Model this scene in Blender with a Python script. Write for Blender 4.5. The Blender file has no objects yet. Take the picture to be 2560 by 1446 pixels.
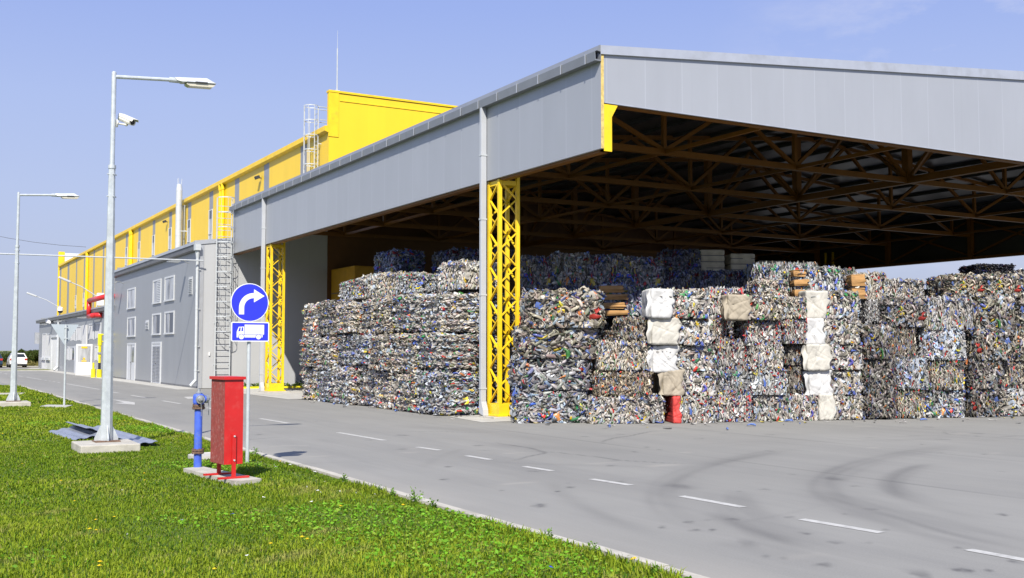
import bpy, math, random
import numpy as np
from mathutils import Vector, Matrix

rng = np.random.default_rng(11)
random.seed(5)
SC = bpy.context.scene
COL = SC.collection
# ------------------------------------------------------------------ camera
FPX, CX, CY, HY, VX, H = 2670.0, 1280.0, 723.0, 876.0, -261.0, 1.75
PITCH = math.atan((HY - CY) / FPX)
AZ = math.atan((CX - VX) / math.hypot(FPX, HY - CY))
FW = np.array([math.sin(AZ) * math.cos(PITCH), math.cos(AZ) * math.cos(PITCH), math.sin(PITCH)])
RT = np.array([math.cos(AZ), -math.sin(AZ), 0.0])
UP = np.cross(RT, FW)
CAM = np.array([0.0, 0.0, H])
cd = bpy.data.cameras.new('camera')
cam = bpy.data.objects.new('camera', cd); COL.objects.link(cam)
cam.location = CAM
cam.rotation_euler = (math.pi / 2 + PITCH, 0, -AZ)
cd.sensor_width = 36.0; cd.lens = FPX / 2560 * 36.0
cd.clip_start = 0.1; cd.clip_end = 6000
SC.camera = cam

def ray(x, y): return FW * FPX + RT * (x - CX) - UP * (y - CY)
def G(x, y, z=0.0): d = ray(x, y); return CAM + d * (z - H) / d[2]      # survey: sight line meets a level
def PX(x, y, X): d = ray(x, y); return CAM + d * X / d[0]               # ... meets a plane of constant X
def PY(x, y, Y): d = ray(x, y); return CAM + d * Y / d[1]
def PD(x, y, D): return CAM + ray(x, y) * D / FPX                        # ... at a distance
def depth(p): return float((np.array(p) - CAM) @ FW)

# ------------------------------------------------------------------ materials
def new_mat(name):
    m = bpy.data.materials.new(name); m.use_nodes = True
    nt = m.node_tree
    return m, nt, nt.nodes['Principled BSDF']
def N(nt, t, **kw):
    n = nt.nodes.new(t)
    for k, v in kw.items(): setattr(n, k, v)
    return n
def mixc(nt, fac, a, b, mode='MIX'):
    n = nt.nodes.new('ShaderNodeMix'); n.data_type = 'RGBA'; n.blend_type = mode
    for sock, val in ((n.inputs[0], fac), (n.inputs[6], a), (n.inputs[7], b)):
        if hasattr(val, 'is_output') or isinstance(val, bpy.types.NodeSocket): nt.links.new(val, sock)
        elif isinstance(val, (tuple, list)): sock.default_value = (*val[:3], 1)
        else: sock.default_value = val
    return n.outputs[2]
def coords(nt, scale=(1, 1, 1), rot=(0, 0, 0), kind='Object'):
    tc = N(nt, 'ShaderNodeTexCoord'); mp = N(nt, 'ShaderNodeMapping')
    mp.inputs['Scale'].default_value = scale; mp.inputs['Rotation'].default_value = rot
    nt.links.new(tc.outputs[kind], mp.inputs[0]); return mp.outputs[0]
def noise(nt, vec, scale, detail=4, rough=.55):
    n = N(nt, 'ShaderNodeTexNoise'); n.inputs['Scale'].default_value = scale
    n.inputs['Detail'].default_value = detail; n.inputs['Roughness'].default_value = rough
    nt.links.new(vec, n.inputs['Vector']); return n.outputs['Fac']
def ramp(nt, fac, stops):
    r = N(nt, 'ShaderNodeValToRGB'); e = r.color_ramp.elements
    while len(e) < len(stops): e.new(0.5)
    for el, (p, c) in zip(e, stops):
        el.position = p; el.color = (*c, 1) if len(c) == 3 else c
    nt.links.new(fac, r.inputs[0]); return r.outputs[0]
def bump(nt, p, h, strength=.3, dist=.01):
    b = N(nt, 'ShaderNodeBump'); b.inputs['Strength'].default_value = strength; b.inputs['Distance'].default_value = dist
    nt.links.new(h, b.inputs['Height']); nt.links.new(b.outputs[0], p.inputs['Normal'])

def plain(name, col, rough=.5, metal=0.0, var=.12, vscale=3.0, spec=.5, bmp=0.0, dirt=None, dscale=1.2, stretch=(1, 1, 1)):
    m, nt, p = new_mat(name)
    v = coords(nt, stretch)
    f = noise(nt, v, vscale, 5)
    dark = tuple(c * (1 - var) for c in col); light = tuple(min(1, c * (1 + var)) for c in col)
    c = ramp(nt, f, [(.3, dark), (.7, light)])
    if dirt:
        g = noise(nt, v, dscale, 6, .65)
        fac = ramp(nt, g, [(.52, (0, 0, 0)), (.75, (1, 1, 1))])
        c = mixc(nt, fac, c, dirt)
    nt.links.new(c, p.inputs['Base Color'])
    p.inputs['Roughness'].default_value = rough; p.inputs['Metallic'].default_value = metal
    p.inputs['Specular IOR Level'].default_value = spec
    if bmp: bump(nt, p, noise(nt, v, vscale * 8, 3), bmp, .01)
    return m

def panel(name, col, axis, pitch=1.07, off=0.0, metal=0.0, rough=.4, seam=1.16, rib=True, seamw=.02):
    """sheet-metal sandwich panel with joints every `pitch` metres along axis (0=X, 1=Y)"""
    m, nt, p = new_mat(name)
    tc = N(nt, 'ShaderNodeTexCoord'); sp = N(nt, 'ShaderNodeSeparateXYZ')
    nt.links.new(tc.outputs['Object'], sp.inputs[0])
    def mth(op, a, b=None):
        n = N(nt, 'ShaderNodeMath', operation=op)
        for s, v in ((n.inputs[0], a), (n.inputs[1], b)):
            if v is None: continue
            if isinstance(v, (int, float)): s.default_value = v
            else: nt.links.new(v, s)
        return n.outputs[0]
    t = mth('DIVIDE', mth('ADD', sp.outputs[axis], -off + pitch * 100), pitch)
    fr = mth('FRACT', t)
    s = mth('LESS_THAN', fr, seamw / pitch)
    idn = mth('FLOOR', t)
    wn = N(nt, 'ShaderNodeTexWhiteNoise', noise_dimensions='1D'); nt.links.new(idn, wn.inputs['W'])
    tone = mth('ADD', mth('MULTIPLY', wn.outputs['Value'], .035), .982)
    v = coords(nt, (1, 1, .35))
    f = noise(nt, v, 1.1, 6)
    base = ramp(nt, f, [(.3, tuple(c * .97 for c in col)), (.72, tuple(min(1, c * 1.03) for c in col))])
    base = mixc(nt, 1.0, base, tone, 'MULTIPLY')
    # thin run-off streaks
    v2 = coords(nt, (9, 9, .25)); g = noise(nt, v2, 1.0, 3)
    st = ramp(nt, g, [(.6, (0, 0, 0)), (.85, (.10, .10, .10))])
    base = mixc(nt, st, base, tuple(c * .62 for c in col))
    base = mixc(nt, s, base, tuple(min(1, c * seam) for c in col))
    nt.links.new(base, p.inputs['Base Color'])
    p.inputs['Roughness'].default_value = rough; p.inputs['Metallic'].default_value = metal
    if rib:
        w = mth('SINE', mth('MULTIPLY', sp.outputs[axis], 2 * math.pi / .1))
        wob = noise(nt, coords(nt, (1, 1, .5)), .9, 2)
        bump(nt, p, mth('ADD', mth('MULTIPLY', w, .0003), mth('MULTIPLY', wob, .008)), .45, 1.0)
    return m

M = {}
SILV = (.395, .413, .445)
GREY = (.32, .335, .352)
YELL = (.90, .60, .022)
M['silver_y'] = panel('silver_panel', SILV, 1, 1.07, .35, .25, .42)
M['silver_x'] = panel('silver_panel_across', SILV, 0, 1.07, .17, .25, .42)
M['grey_y'] = panel('grey_panel', GREY, 1, 1.0, .2, .25, .40, seam=1.1)
M['grey_x'] = panel('grey_panel_across', GREY, 0, 1.0, .2, .25, .40, seam=1.1)
M['yellow_y'] = panel('yellow_panel', YELL, 1, 1.0, .0, 0, .42, seam=.95)
M['yellow_x'] = panel('yellow_panel_across', YELL, 0, 1.0, .0, 0, .42, seam=.97)
M['yellow'] = plain('yellow_paint', (.90, .60, .015), .42, var=.08, vscale=2, dirt=(.70, .46, .03), dscale=2.5)
M['stripe'] = plain('grey_stripe_panel', (.31, .325, .36), .45, .2, var=.05)
M['white_sheet'] = plain('white_sheet', (.72, .74, .76), .5, var=.05, dirt=(.5, .5, .48))
M['trim'] = plain('silver_trim', (.55, .57, .60), .38, .5, var=.06, dirt=(.42, .43, .44), dscale=.8)
M['trim_dark'] = plain('gutter_underside', (.16, .165, .175), .5, .3, var=.15)
M['frame'] = plain('window_frame', (.56, .58, .60), .4, var=.05)
M['steel'] = plain('galvanised_steel', (.58, .62, .64), .45, .35, var=.12, vscale=9, dirt=(.46, .50, .53), dscale=6)
M['steel_l'] = plain('bright_galvanised', (.56, .59, .61), .45, .15, var=.07, vscale=5)
M['pipe'] = plain('downpipe_paint', (.50, .52, .55), .4, .1, var=.03)
M['gut'] = plain('gutter_sheet', (.24, .255, .275), .42, .3, var=.06)
M['grey_lit'] = panel('sunlit_grey_panel', (.50, .51, .52), 0, 1.0, .2, .15, .42, seam=.9)  # lighter copy of the grey panel, sunlight on the gable put into its colour
M['concrete'] = plain('concrete', (.46, .435, .375), .9, var=.15, vscale=5, bmp=.25, dirt=(.30, .28, .23), dscale=2)
M['concrete_l'] = plain('pale_concrete', (.46, .45, .41), .9, var=.13, vscale=2.5, bmp=.2, dirt=(.33, .32, .29), dscale=.9)
M['foam'] = plain('insulation_foam', (.62, .47, .16), .9, var=.3, vscale=12, bmp=.6)
M['black'] = plain('black_plastic', (.02, .02, .022), .5)
M['dark'] = plain('dark_metal', (.06, .062, .066), .5, .3)
M['white'] = plain('white_paint', (.80, .80, .78), .35, var=.04)
M['cctv'] = plain('camera_shell', (.80, .78, .70), .35, var=.05)
M['inner_shade'] = plain('darkened_inner_sheet', (.06, .062, .062), .35, .4, var=.2, vscale=.8, stretch=(1, .2, 1))  # sheet darkened in its colour to deepen the shade inside the canopy
M['shaded_wall_brown'] = plain('shaded_wall_brown', (.13, .055, .012), .6, var=.1)  # shade under the canopy put into the colour of the hall's end wall
M['truss'] = plain('shaded_steel_paint', (.19, .075, .006), .5, var=.12, vscale=2)  # yellow steelwork darkened in its colour for the shade under the roof
M['red'] = plain('red_enamel', (.55, .020, .020), .35, var=.08, vscale=4, dirt=(.58, .05, .045), dscale=9)
M['red_faded'] = plain('sun_faded_red', (.30, .055, .045), .75, var=.2, vscale=14, dirt=(.42, .22, .19), dscale=22, bmp=.2)
M['red_pipe'] = plain('red_pipe', (.62, .03, .03), .35, var=.06)
M['blue'] = plain('hydrant_blue', (.065, .13, .60), .4, var=.2, vscale=8, dirt=(.16, .20, .36), dscale=14)
M['rust'] = plain('rusty_iron', (.17, .105, .07), .8, .1, var=.35, vscale=18, bmp=.4)
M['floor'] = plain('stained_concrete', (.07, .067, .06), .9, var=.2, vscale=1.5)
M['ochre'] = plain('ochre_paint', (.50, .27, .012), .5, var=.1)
M['alu'] = plain('grey_cast_metal', (.34, .36, .37), .5, .5, var=.2, vscale=15)
M['sign_blue'] = plain('sign_blue', (.028, .04, .84), .35, var=.03)
M['sign_white'] = plain('sign_white', (.82, .83, .84), .35, var=.03)
M['sign_back'] = plain('sign_back', (.50, .56, .60), .45, .3, var=.06)
M['gas'] = plain('gas_yellow', (.86, .74, .02), .4, var=.08)
M['sheet_blue'] = plain('blue_grey_sheet', (.26, .285, .345), .4, .2, var=.15, vscale=6)
M['mark'] = plain('road_paint', (.46, .455, .43), .85, var=.16, vscale=9, dirt=(.30, .295, .28), dscale=7)
M['cream'] = plain('cream_cloth', (.44, .39, .27), .85, var=.18, vscale=5, bmp=.3)
M['card'] = plain('cardboard', (.38, .21, .075), .85, var=.2, vscale=6, bmp=.2, dirt=(.30, .17, .07), dscale=5)
M['lampglass'], nt, p = new_mat('lamp_glass')
p.inputs['Base Color'].default_value = (.60, .57, .46, 1); p.inputs['Roughness'].default_value = .12
M['glass'], nt, p = new_mat('window_glass')
v = coords(nt, (1, 1, .3)); f = noise(nt, v, 1.6, 3)
nt.links.new(ramp(nt, f, [(.36, (.09, .095, .105)), (.48, (.34, .35, .36)), (.62, (.50, .51, .52))]), p.inputs['Base Color'])
p.inputs['Roughness'].default_value = .06
M['glass_dark'] = plain('dark_glass', (.025, .03, .035), .06)
M['curtain'] = plain('curtain', (.60, .60, .59), .8, var=.2, vscale=9, stretch=(1, 1, .1))
M['tyre'] = plain('tyre', (.02, .02, .02), .85)
M['car_white'] = plain('white_car_paint', (.80, .80, .80), .2, var=.02)
M['car_blue'] = plain('blue_car_paint', (.02, .05, .09), .2, var=.02)
M['tail'] = plain('tail_lamp', (.45, .03, .02), .2)
M['bark'] = plain('bark', (.12, .09, .06), .9, var=.3, vscale=12, bmp=.5)
M['flower'] = plain('yellow_petals', (.85, .62, .01), .7, var=.05)
M['stem'] = plain('flower_stem', (.12, .22, .03), .7, var=.05)
M['roof_out'] = plain('roof_sheet', (.40, .42, .44), .45, .3, var=.08)

def vcol_mat(name, rough=.5, spec=.5, trans=0.0, objtint=False, sheen=0.0, coat=0.0):
    m, nt, p = new_mat(name)
    a = N(nt, 'ShaderNodeVertexColor'); a.layer_name = 'Col'
    c = a.outputs['Color']
    if objtint:
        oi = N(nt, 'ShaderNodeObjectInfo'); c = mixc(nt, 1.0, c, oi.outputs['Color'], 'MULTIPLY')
    nt.links.new(c, p.inputs['Base Color'])
    p.inputs['Roughness'].default_value = rough; p.inputs['Specular IOR Level'].default_value = spec
    if trans:
        tr = N(nt, 'ShaderNodeBsdfTranslucent'); nt.links.new(c, tr.inputs['Color'])
        ms = N(nt, 'ShaderNodeMixShader'); ms.inputs[0].default_value = trans
        nt.links.new(p.outputs[0], ms.inputs[1]); nt.links.new(tr.outputs[0], ms.inputs[2])
        nt.links.new(ms.outputs[0], nt.nodes['Material Output'].inputs['Surface'])
    return m
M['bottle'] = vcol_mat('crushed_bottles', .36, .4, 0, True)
M['grass'] = vcol_mat('grass_blades', .6, .12, .4)
M['leaf'] = vcol_mat('leaves', .55, .15, .3)
# compacted core of a bale: small coloured scraps
M['core'], nt, p = new_mat('bale_core')
vo = N(nt, 'ShaderNodeTexVoronoi'); vo.inputs['Scale'].default_value = 17
nt.links.new(coords(nt, (1, 1, .7)), vo.inputs['Vector'])
sepc = N(nt, 'ShaderNodeSeparateColor'); nt.links.new(vo.outputs['Color'], sepc.inputs[0])
cc = ramp(nt, sepc.outputs[0], [(0, (.05, .05, .05)), (.3, (.16, .152, .135)), (.55, (.27, .262, .24)), (.75, (.12, .14, .20)), (.85, (.33, .31, .27)), (1, (.20, .09, .07))])
oi = N(nt, 'ShaderNodeObjectInfo')
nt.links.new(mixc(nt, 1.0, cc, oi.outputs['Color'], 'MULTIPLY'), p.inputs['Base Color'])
p.inputs['Roughness'].default_value = .5
# woven sack
def sack_mat(name, col):
    m, nt, p = new_mat(name)
    v = coords(nt); f = noise(nt, v, 4, 6, .6)
    nt.links.new(ramp(nt, f, [(.28, tuple(c * .62 for c in col)), (.46, tuple(c * .9 for c in col)), (.6, col), (.8, tuple(min(1, c * 1.06) for c in col))]), p.inputs['Base Color'])
    p.inputs['Roughness'].default_value = .7
    w = noise(nt, coords(nt, (3, 3, .7)), 5, 3)
    bump(nt, p, w, .35, .02)
    return m
M['sack_white'] = sack_mat('white_woven_sack', (.60, .60, .59))
M['sack_cream'] = sack_mat('cream_woven_sack', (.54, .52, .46))
M['sack_tan'] = sack_mat('tan_woven_sack', (.38, .33, .25))
M['sack_red'] = sack_mat('red_plastic_sack', (.62, .06, .05))

# asphalt: painted stains come from the vertex colours (tyre rubber, oil, seams)
M['asphalt'], nt, p = new_mat('asphalt')
v = coords(nt)
f1 = noise(nt, v, .22, 5, .6); f2 = noise(nt, coords(nt, (1.0, .18, 1), (0, 0, .5)), .9, 6, .65); f3 = noise(nt, v, 55, 2); f4 = noise(nt, coords(nt, (.6, .05, 1), (0, 0, -.35)), 2.2, 7, .7)
base = ramp(nt, f1, [(.3, (.225, .221, .203)), (.7, (.268, .264, .243))])
base = mixc(nt, ramp(nt, f2, [(.45, (0, 0, 0)), (.75, (.38, .38, .38))]), base, (.178, .176, .168))
base = mixc(nt, ramp(nt, f4, [(.50, (0, 0, 0)), (.66, (.30, .30, .30))]), base, (.155, .154, .150))
base = mixc(nt, ramp(nt, f4, [(.28, (.35, .35, .35)), (.44, (0, 0, 0))]), base, (.32, .31, .285))
base = mixc(nt, ramp(nt, f3, [(.35, (0, 0, 0)), (.7, (.35, .35, .35))]), base, (.30, .295, .28))
a = N(nt, 'ShaderNodeVertexColor'); a.layer_name = 'Col'
sx = N(nt, 'ShaderNodeSeparateColor'); nt.links.new(a.outputs['Color'], sx.inputs[0])
base = mixc(nt, sx.outputs[0], base, (.035, .035, .04))
base = mixc(nt, sx.outputs[1], base, (.36, .34, .30))
nt.links.new(base, p.inputs['Base Color']); p.inputs['Roughness'].default_value = .85
p.inputs['Specular IOR Level'].default_value = .3
bump(nt, p, f3, .35, .006)
# soil under the grass
M['soil'], nt, p = new_mat('lawn_soil')
v = coords(nt); f1 = noise(nt, v, .6, 6, .6); f2 = noise(nt, v, 22, 4)
b = ramp(nt, f1, [(.3, (.075, .125, .014)), (.55, (.11, .165, .02)), (.75, (.17, .18, .05))])
nt.links.new(mixc(nt, ramp(nt, f2, [(.4, (0, 0, 0)), (.7, (.6, .6, .6))]), b, (.030, .050, .010)), p.inputs['Base Color'])
p.inputs['Roughness'].default_value = .9; bump(nt, p, f2, .6, .03)
M['field'], nt, p = new_mat('far_field')
v = coords(nt); f1 = noise(nt, v, .05, 6, .6)
nt.links.new(ramp(nt, f1, [(.3, (.10, .14, .03)), (.55, (.16, .17, .05)), (.75, (.24, .21, .10))]), p.inputs['Base Color'])
p.inputs['Roughness'].default_value = .95

# ------------------------------------------------------------------ mesh builder
class MB:
    def __init__(s): s.v = []; s.f = []; s.m = []
    def add(s, vs, fs, mi=0):
        b = len(s.v); s.v += [tuple(map(float, q)) for q in vs]
        for f in fs: s.f.append([b + i for i in f]); s.m.append(mi)
        return s
    def box(s, x0, x1, y0, y1, z0, z1, mi=0):
        vs = [(x, y, z) for z in (z0, z1) for y in (y0, y1) for x in (x0, x1)]
        return s.add(vs, [(0, 2, 3, 1), (4, 5, 7, 6), (0, 1, 5, 4), (2, 6, 7, 3), (0, 4, 6, 2), (1, 3, 7, 5)], mi)
    def obox(s, c, ax, hs, mi=0):
        c = np.array(c, float); a = [np.array(q, float) / np.linalg.norm(q) for q in ax]
        vs = [c + a[0] * hs[0] * i + a[1] * hs[1] * j + a[2] * hs[2] * k for k in (-1, 1) for j in (-1, 1) for i in (-1, 1)]
        return s.add(vs, [(0, 2, 3, 1), (4, 5, 7, 6), (0, 1, 5, 4), (2, 6, 7, 3), (0, 4, 6, 2), (1, 3, 7, 5)], mi)
    def beam(s, p, q, w, h, mi=0, up=(0, 0, 1)):
        p = np.array(p, float); q = np.array(q, float); d = q - p; L = np.linalg.norm(d); d /= L
        u = np.array(up, float)
        if abs(d @ u) > .98: u = np.array([0, 1.0, 0])
        sd = np.cross(d, u); sd /= np.linalg.norm(sd); u = np.cross(sd, d)
        return s.obox((p + q) / 2, (d, sd, u), (L / 2, w / 2, h / 2), mi)
    def tube(s, p, q, r0, r1=None, n=10, mi=0, caps=True):
        r1 = r0 if r1 is None else r1
        p = np.array(p, float); q = np.array(q, float); d = q - p; d /= np.linalg.norm(d)
        u = np.array([0, 0, 1.0]) if abs(d[2]) < .9 else np.array([1.0, 0, 0])
        a = np.cross(d, u); a /= np.linalg.norm(a); b = np.cross(d, a)
        vs = []
        for c, r in ((p, r0), (q, r1)):
            for i in range(n):
                t = 2 * math.pi * (i + .5) / n; vs.append(c + a * r * math.cos(t) + b * r * math.sin(t))
        fs = [(i, (i + 1) % n, n + (i + 1) % n, n + i) for i in range(n)]
        if caps: fs += [tuple(reversed(range(n))), tuple(range(n, 2 * n))]
        return s.add(vs, fs, mi)
    def path(s, pts, r, n=8, mi=0):
        for a, b in zip(pts[:-1], pts[1:]): s.tube(a, b, r, n=n, mi=mi)
        for a in pts[1:-1]: s.ball(a, r * 1.02, mi=mi)
        return s
    def ball(s, c, r, n=8, k=5, mi=0, sc=(1, 1, 1)):
        vs = []; fs = []
        for j in range(k + 1):
            ph = math.pi * j / k
            for i in range(n):
                t = 2 * math.pi * i / n
                vs.append((c[0] + sc[0] * r * math.sin(ph) * math.cos(t), c[1] + sc[1] * r * math.sin(ph) * math.sin(t), c[2] + sc[2] * r * math.cos(ph)))
        for j in range(k):
            for i in range(n): fs.append((j * n + i, (j + 1) * n + i, (j + 1) * n + (i + 1) % n, j * n + (i + 1) % n))
        return s.add(vs, fs, mi)
    def prism(s, poly, fn, t0, t1, mi=0, side=None):
        n = len(poly)
        vs = [fn(a, b, t0) for a, b in poly] + [fn(a, b, t1) for a, b in poly]
        s.add(vs, [tuple(range(n)), tuple(reversed(range(n, 2 * n)))], mi)
        return s.add(vs, [(i, n + i, n + (i + 1) % n, (i + 1) % n) for i in range(n)], mi if side is None else side)
    def lathe(s, c, prof, n=14, mi=0):
        vs = []; fs = []
        for r, z in prof:
            for i in range(n):
                t = 2 * math.pi * i / n; vs.append((c[0] + r * math.cos(t), c[1] + r * math.sin(t), c[2] + z))
        for j in range(len(prof) - 1):
            for i in range(n): fs.append((j * n + i, j * n + (i + 1) % n, (j + 1) * n + (i + 1) % n, (j + 1) * n + i))
        fs += [tuple(reversed(range(n))), tuple(range((len(prof) - 1) * n, len(prof) * n))]
        return s.add(vs, fs, mi)
    def build(s, name, mats, parent=None, smooth=False, loc=None, recalc=True, bevel=0):
        if not isinstance(mats, (list, tuple)): mats = [mats]
        base = Vector((0, 0, 0))
        if parent is not None:
            r = parent
            while r.parent: r = r.parent
            base = r.location
        elif loc is not None: base = Vector(loc)
        me = bpy.data.meshes.new(name)
        me.from_pydata([(x - base[0], y - base[1], z - base[2]) for x, y, z in s.v], [], s.f)
        for m in mats: me.materials.append(M[m] if isinstance(m, str) else m)
        me.polygons.foreach_set('material_index', s.m)
        me.update()
        if recalc:
            import bmesh
            bm = bmesh.new(); bm.from_mesh(me); bmesh.ops.recalc_face_normals(bm, faces=bm.faces); bm.to_mesh(me); bm.free()
        if smooth: me.polygons.foreach_set('use_smooth', [True] * len(me.polygons))
        o = bpy.data.objects.new(name, me); COL.objects.link(o)
        if parent is not None: o.parent = parent
        else: o.location = base
        if bevel:
            b = o.modifiers.new('bevel', 'BEVEL'); b.width = bevel; b.segments = 2; b.limit_method = 'ANGLE'
        return o

def tag(o, label, cat, group=None, kind=None):
    if label: o['label'] = label
    if cat: o['category'] = cat
    if group: o['group'] = group
    if kind: o['kind'] = kind
    return o
def thing(name, loc, label, cat, group=None):
    o = bpy.data.objects.new(name, None); COL.objects.link(o); o.location = loc; o.empty_display_size = .3
    return tag(o, label, cat, group)
def copy_tree(o, parent=None):
    c = o.copy(); COL.objects.link(c)
    if parent is not None: c.parent = parent
    for ch in o.children: copy_tree(ch, c)
    return c
def big_mesh(name, V, quads=None, tris=None, cols=None, mats=(), mi=None):
    """numpy arrays straight into a mesh"""
    me = bpy.data.meshes.new(name)
    nv = len(V); me.vertices.add(nv); me.vertices.foreach_set('co', np.asarray(V, np.float32).ravel())
    q = np.zeros((0, 4), int) if quads is None else np.asarray(quads); t = np.zeros((0, 3), int) if tris is None else np.asarray(tris)
    nl = q.size + t.size; me.loops.add(nl)
    me.loops.foreach_set('vertex_index', np.concatenate([q.ravel(), t.ravel()]).astype(np.int32))
    me.polygons.add(len(q) + len(t))
    st = np.concatenate([np.arange(len(q)) * 4, q.size + np.arange(len(t)) * 3]).astype(np.int32)
    me.polygons.foreach_set('loop_start', st)
    if mi is not None: me.polygons.foreach_set('material_index', np.asarray(mi, np.int32))
    for m in mats: me.materials.append(M[m])
    me.update(calc_edges=True); me.validate()
    if cols is not None:
        ca = me.color_attributes.new('Col', 'FLOAT_COLOR', 'POINT')
        c4 = np.ones((nv, 4), np.float32); c4[:, :3] = cols; ca.data.foreach_set('color', c4.ravel())
    return me

# ------------------------------------------------------------------ sky, sun
SUN = np.array([-.55, -.86, 1.0]); SUN /= np.linalg.norm(SUN)
SUN_EL = math.asin(SUN[2]); SUN_AZ = math.atan2(SUN[0], SUN[1])
w = bpy.data.worlds.new('World'); SC.world = w; w.use_nodes = True
nt = w.node_tree; bg = nt.nodes['Background']
sky = N(nt, 'ShaderNodeTexSky', sky_type='NISHITA'); sky.sun_disc = False
sky.sun_elevation = SUN_EL; sky.sun_rotation = SUN_AZ
sky.air_density = 1.0; sky.dust_density = 2.2; sky.ozone_density = 1.6; sky.altitude = 100
tc = N(nt, 'ShaderNodeTexCoord')
mp = N(nt, 'ShaderNodeMapping'); mp.inputs['Scale'].default_value = (1.2, 1.2, 3.2); nt.links.new(tc.outputs['Generated'], mp.inputs[0])
cn = N(nt, 'ShaderNodeTexNoise'); cn.inputs['Scale'].default_value = 5.5; cn.inputs['Detail'].default_value = 8; cn.inputs['Roughness'].default_value = .62
nt.links.new(mp.outputs[0], cn.inputs['Vector'])
wisp = ramp(nt, cn.outputs['Fac'], [(.47, (0, 0, 0)), (.68, (1, 1, 1))])
# wisps gather to the right (east) of the building
dt = N(nt, 'ShaderNodeVectorMath', operation='DOT_PRODUCT'); nt.links.new(tc.outputs['Generated'], dt.inputs[0])
cdv = ray(2720, 110); cdv = cdv / np.linalg.norm(cdv); dt.inputs[1].default_value = tuple(cdv)
msk = ramp(nt, dt.outputs['Value'], [(.955, (0, 0, 0)), (.998, (1, 1, 1))])
fac = mixc(nt, 1.0, wisp, msk, 'MULTIPLY')
SKYTINT = (1.0, .93, 1.03)
c0 = mixc(nt, 1.0, sky.outputs[0], SKYTINT, 'MULTIPLY')
sz = N(nt, 'ShaderNodeSeparateXYZ'); nt.links.new(tc.outputs['Generated'], sz.inputs[0])
hz = ramp(nt, sz.outputs[2], [(0, (.52, .57, .72)), (.045, (.52, .58, .76)), (.14, (.50, .59, .86)), (.22, (.455, .56, .90)), (.31, (.36, .475, .90)), (1.0, (.15, .27, .62))])
hs = N(nt, 'ShaderNodeVectorMath', operation='SCALE'); nt.links.new(hz, hs.inputs[0]); hs.inputs['Scale'].default_value = 7.47
c0 = mixc(nt, .85, c0, hs.outputs[0])
fm = N(nt, 'ShaderNodeMath', operation='MULTIPLY'); nt.links.new(fac, fm.inputs[0]); fm.inputs[1].default_value = .7
c1 = mixc(nt, fm.outputs[0], c0, (5.3, 5.5, 6.7))
nt.links.new(c1, bg.inputs['Color']); bg.inputs['Strength'].default_value = .1
sl = bpy.data.lights.new('sun', 'SUN'); sl.energy = 5.0; sl.angle = math.radians(.53); sl.color = (1.0, .945, .85)
so = bpy.data.objects.new('sun', sl); COL.objects.link(so)
so.rotation_euler = Vector(-SUN).to_track_quat('-Z', 'Y').to_euler(); so.location = (0, 0, 40)
vs = SC.view_settings; vs.view_transform = 'Standard'; vs.look = 'None'; vs.gamma = 1; vs.exposure = .42
SC.cycles.max_bounces = 6; SC.cycles.diffuse_bounces = 1; SC.cycles.glossy_bounces = 3
SC.cycles.caustics_reflective = False; SC.cycles.caustics_refractive = False

# ------------------------------------------------------------------ ground
def structure(o): o['kind'] = 'structure'; return o
fb = MB(); fb.add([(-1500, -300, -.04), (2500, -300, -.04), (2500, 4000, -.04), (-1500, 4000, -.04)], [(0, 1, 2, 3)])
structure(fb.build('ground', 'field'))

def axis_pts(lo, hi, flo, fhi, fine, coarse):
    a = list(np.arange(lo, flo, coarse)) + list(np.arange(flo, fhi, fine)) + list(np.arange(fhi, hi + coarse, coarse))
    return np.array(a)
xs = axis_pts(-60, 70, 5.0, 27.0, .07, 2.5); ys = axis_pts(-20, 126, 2.0, 27.0, .07, 2.5)
gx_, gy_ = np.meshgrid(xs, ys)
rub = np.zeros_like(gx_); pale = np.zeros_like(gx_)
def zpx(pts, s=2.844, ox=1660, oy=1020): return [G(ox + x / s, oy + y / s)[:2] for x, y in pts]
def stroke(pts, width, dark, arr=None, soft=1.0, broken=.5):
    arr = rub if arr is None else arr
    P = np.array(pts, float)
    for _ in range(2):                                   # Chaikin smoothing
        Q = [P[0]]
        for a, b in zip(P[:-1], P[1:]): Q += [a * .75 + b * .25, a * .25 + b * .75]
        P = np.array(Q + [P[-1]])
    lo = P.min(0) - width * 3; hi = P.max(0) + width * 3
    ix = np.where((xs >= lo[0]) & (xs <= hi[0]))[0]; iy = np.where((ys >= lo[1]) & (ys <= hi[1]))[0]
    if len(ix) == 0 or len(iy) == 0: return
    X = gx_[np.ix_(iy, ix)]; Y = gy_[np.ix_(iy, ix)]
    best = np.full(X.shape, 1e9); along = np.zeros(X.shape); acc = 0
    for a, b in zip(P[:-1], P[1:]):
        d = b - a; L = np.hypot(*d) + 1e-9
        t = np.clip(((X - a[0]) * d[0] + (Y - a[1]) * d[1]) / L ** 2, 0, 1)
        ds = np.hypot(X - a[0] - t * d[0], Y - a[1] - t * d[1])
        m = ds < best; best[m] = ds[m]; along[m] = acc + t[m] * L; acc += L
    ph = rng.uniform(0, 9)
    fade = np.clip(along / (acc * .18), 0, 1) * np.clip((acc - along) / (acc * .25), 0, 1)
    br = 1 - broken * (.5 + .5 * np.sin(along * 1.3 + ph) * np.sin(along * .53 + ph * 2))
    k = np.exp(-(best / width) ** 2 * soft) * fade * br * dark
    cur = arr[np.ix_(iy, ix)]; arr[np.ix_(iy, ix)] = 1 - (1 - cur) * (1 - k)
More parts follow.
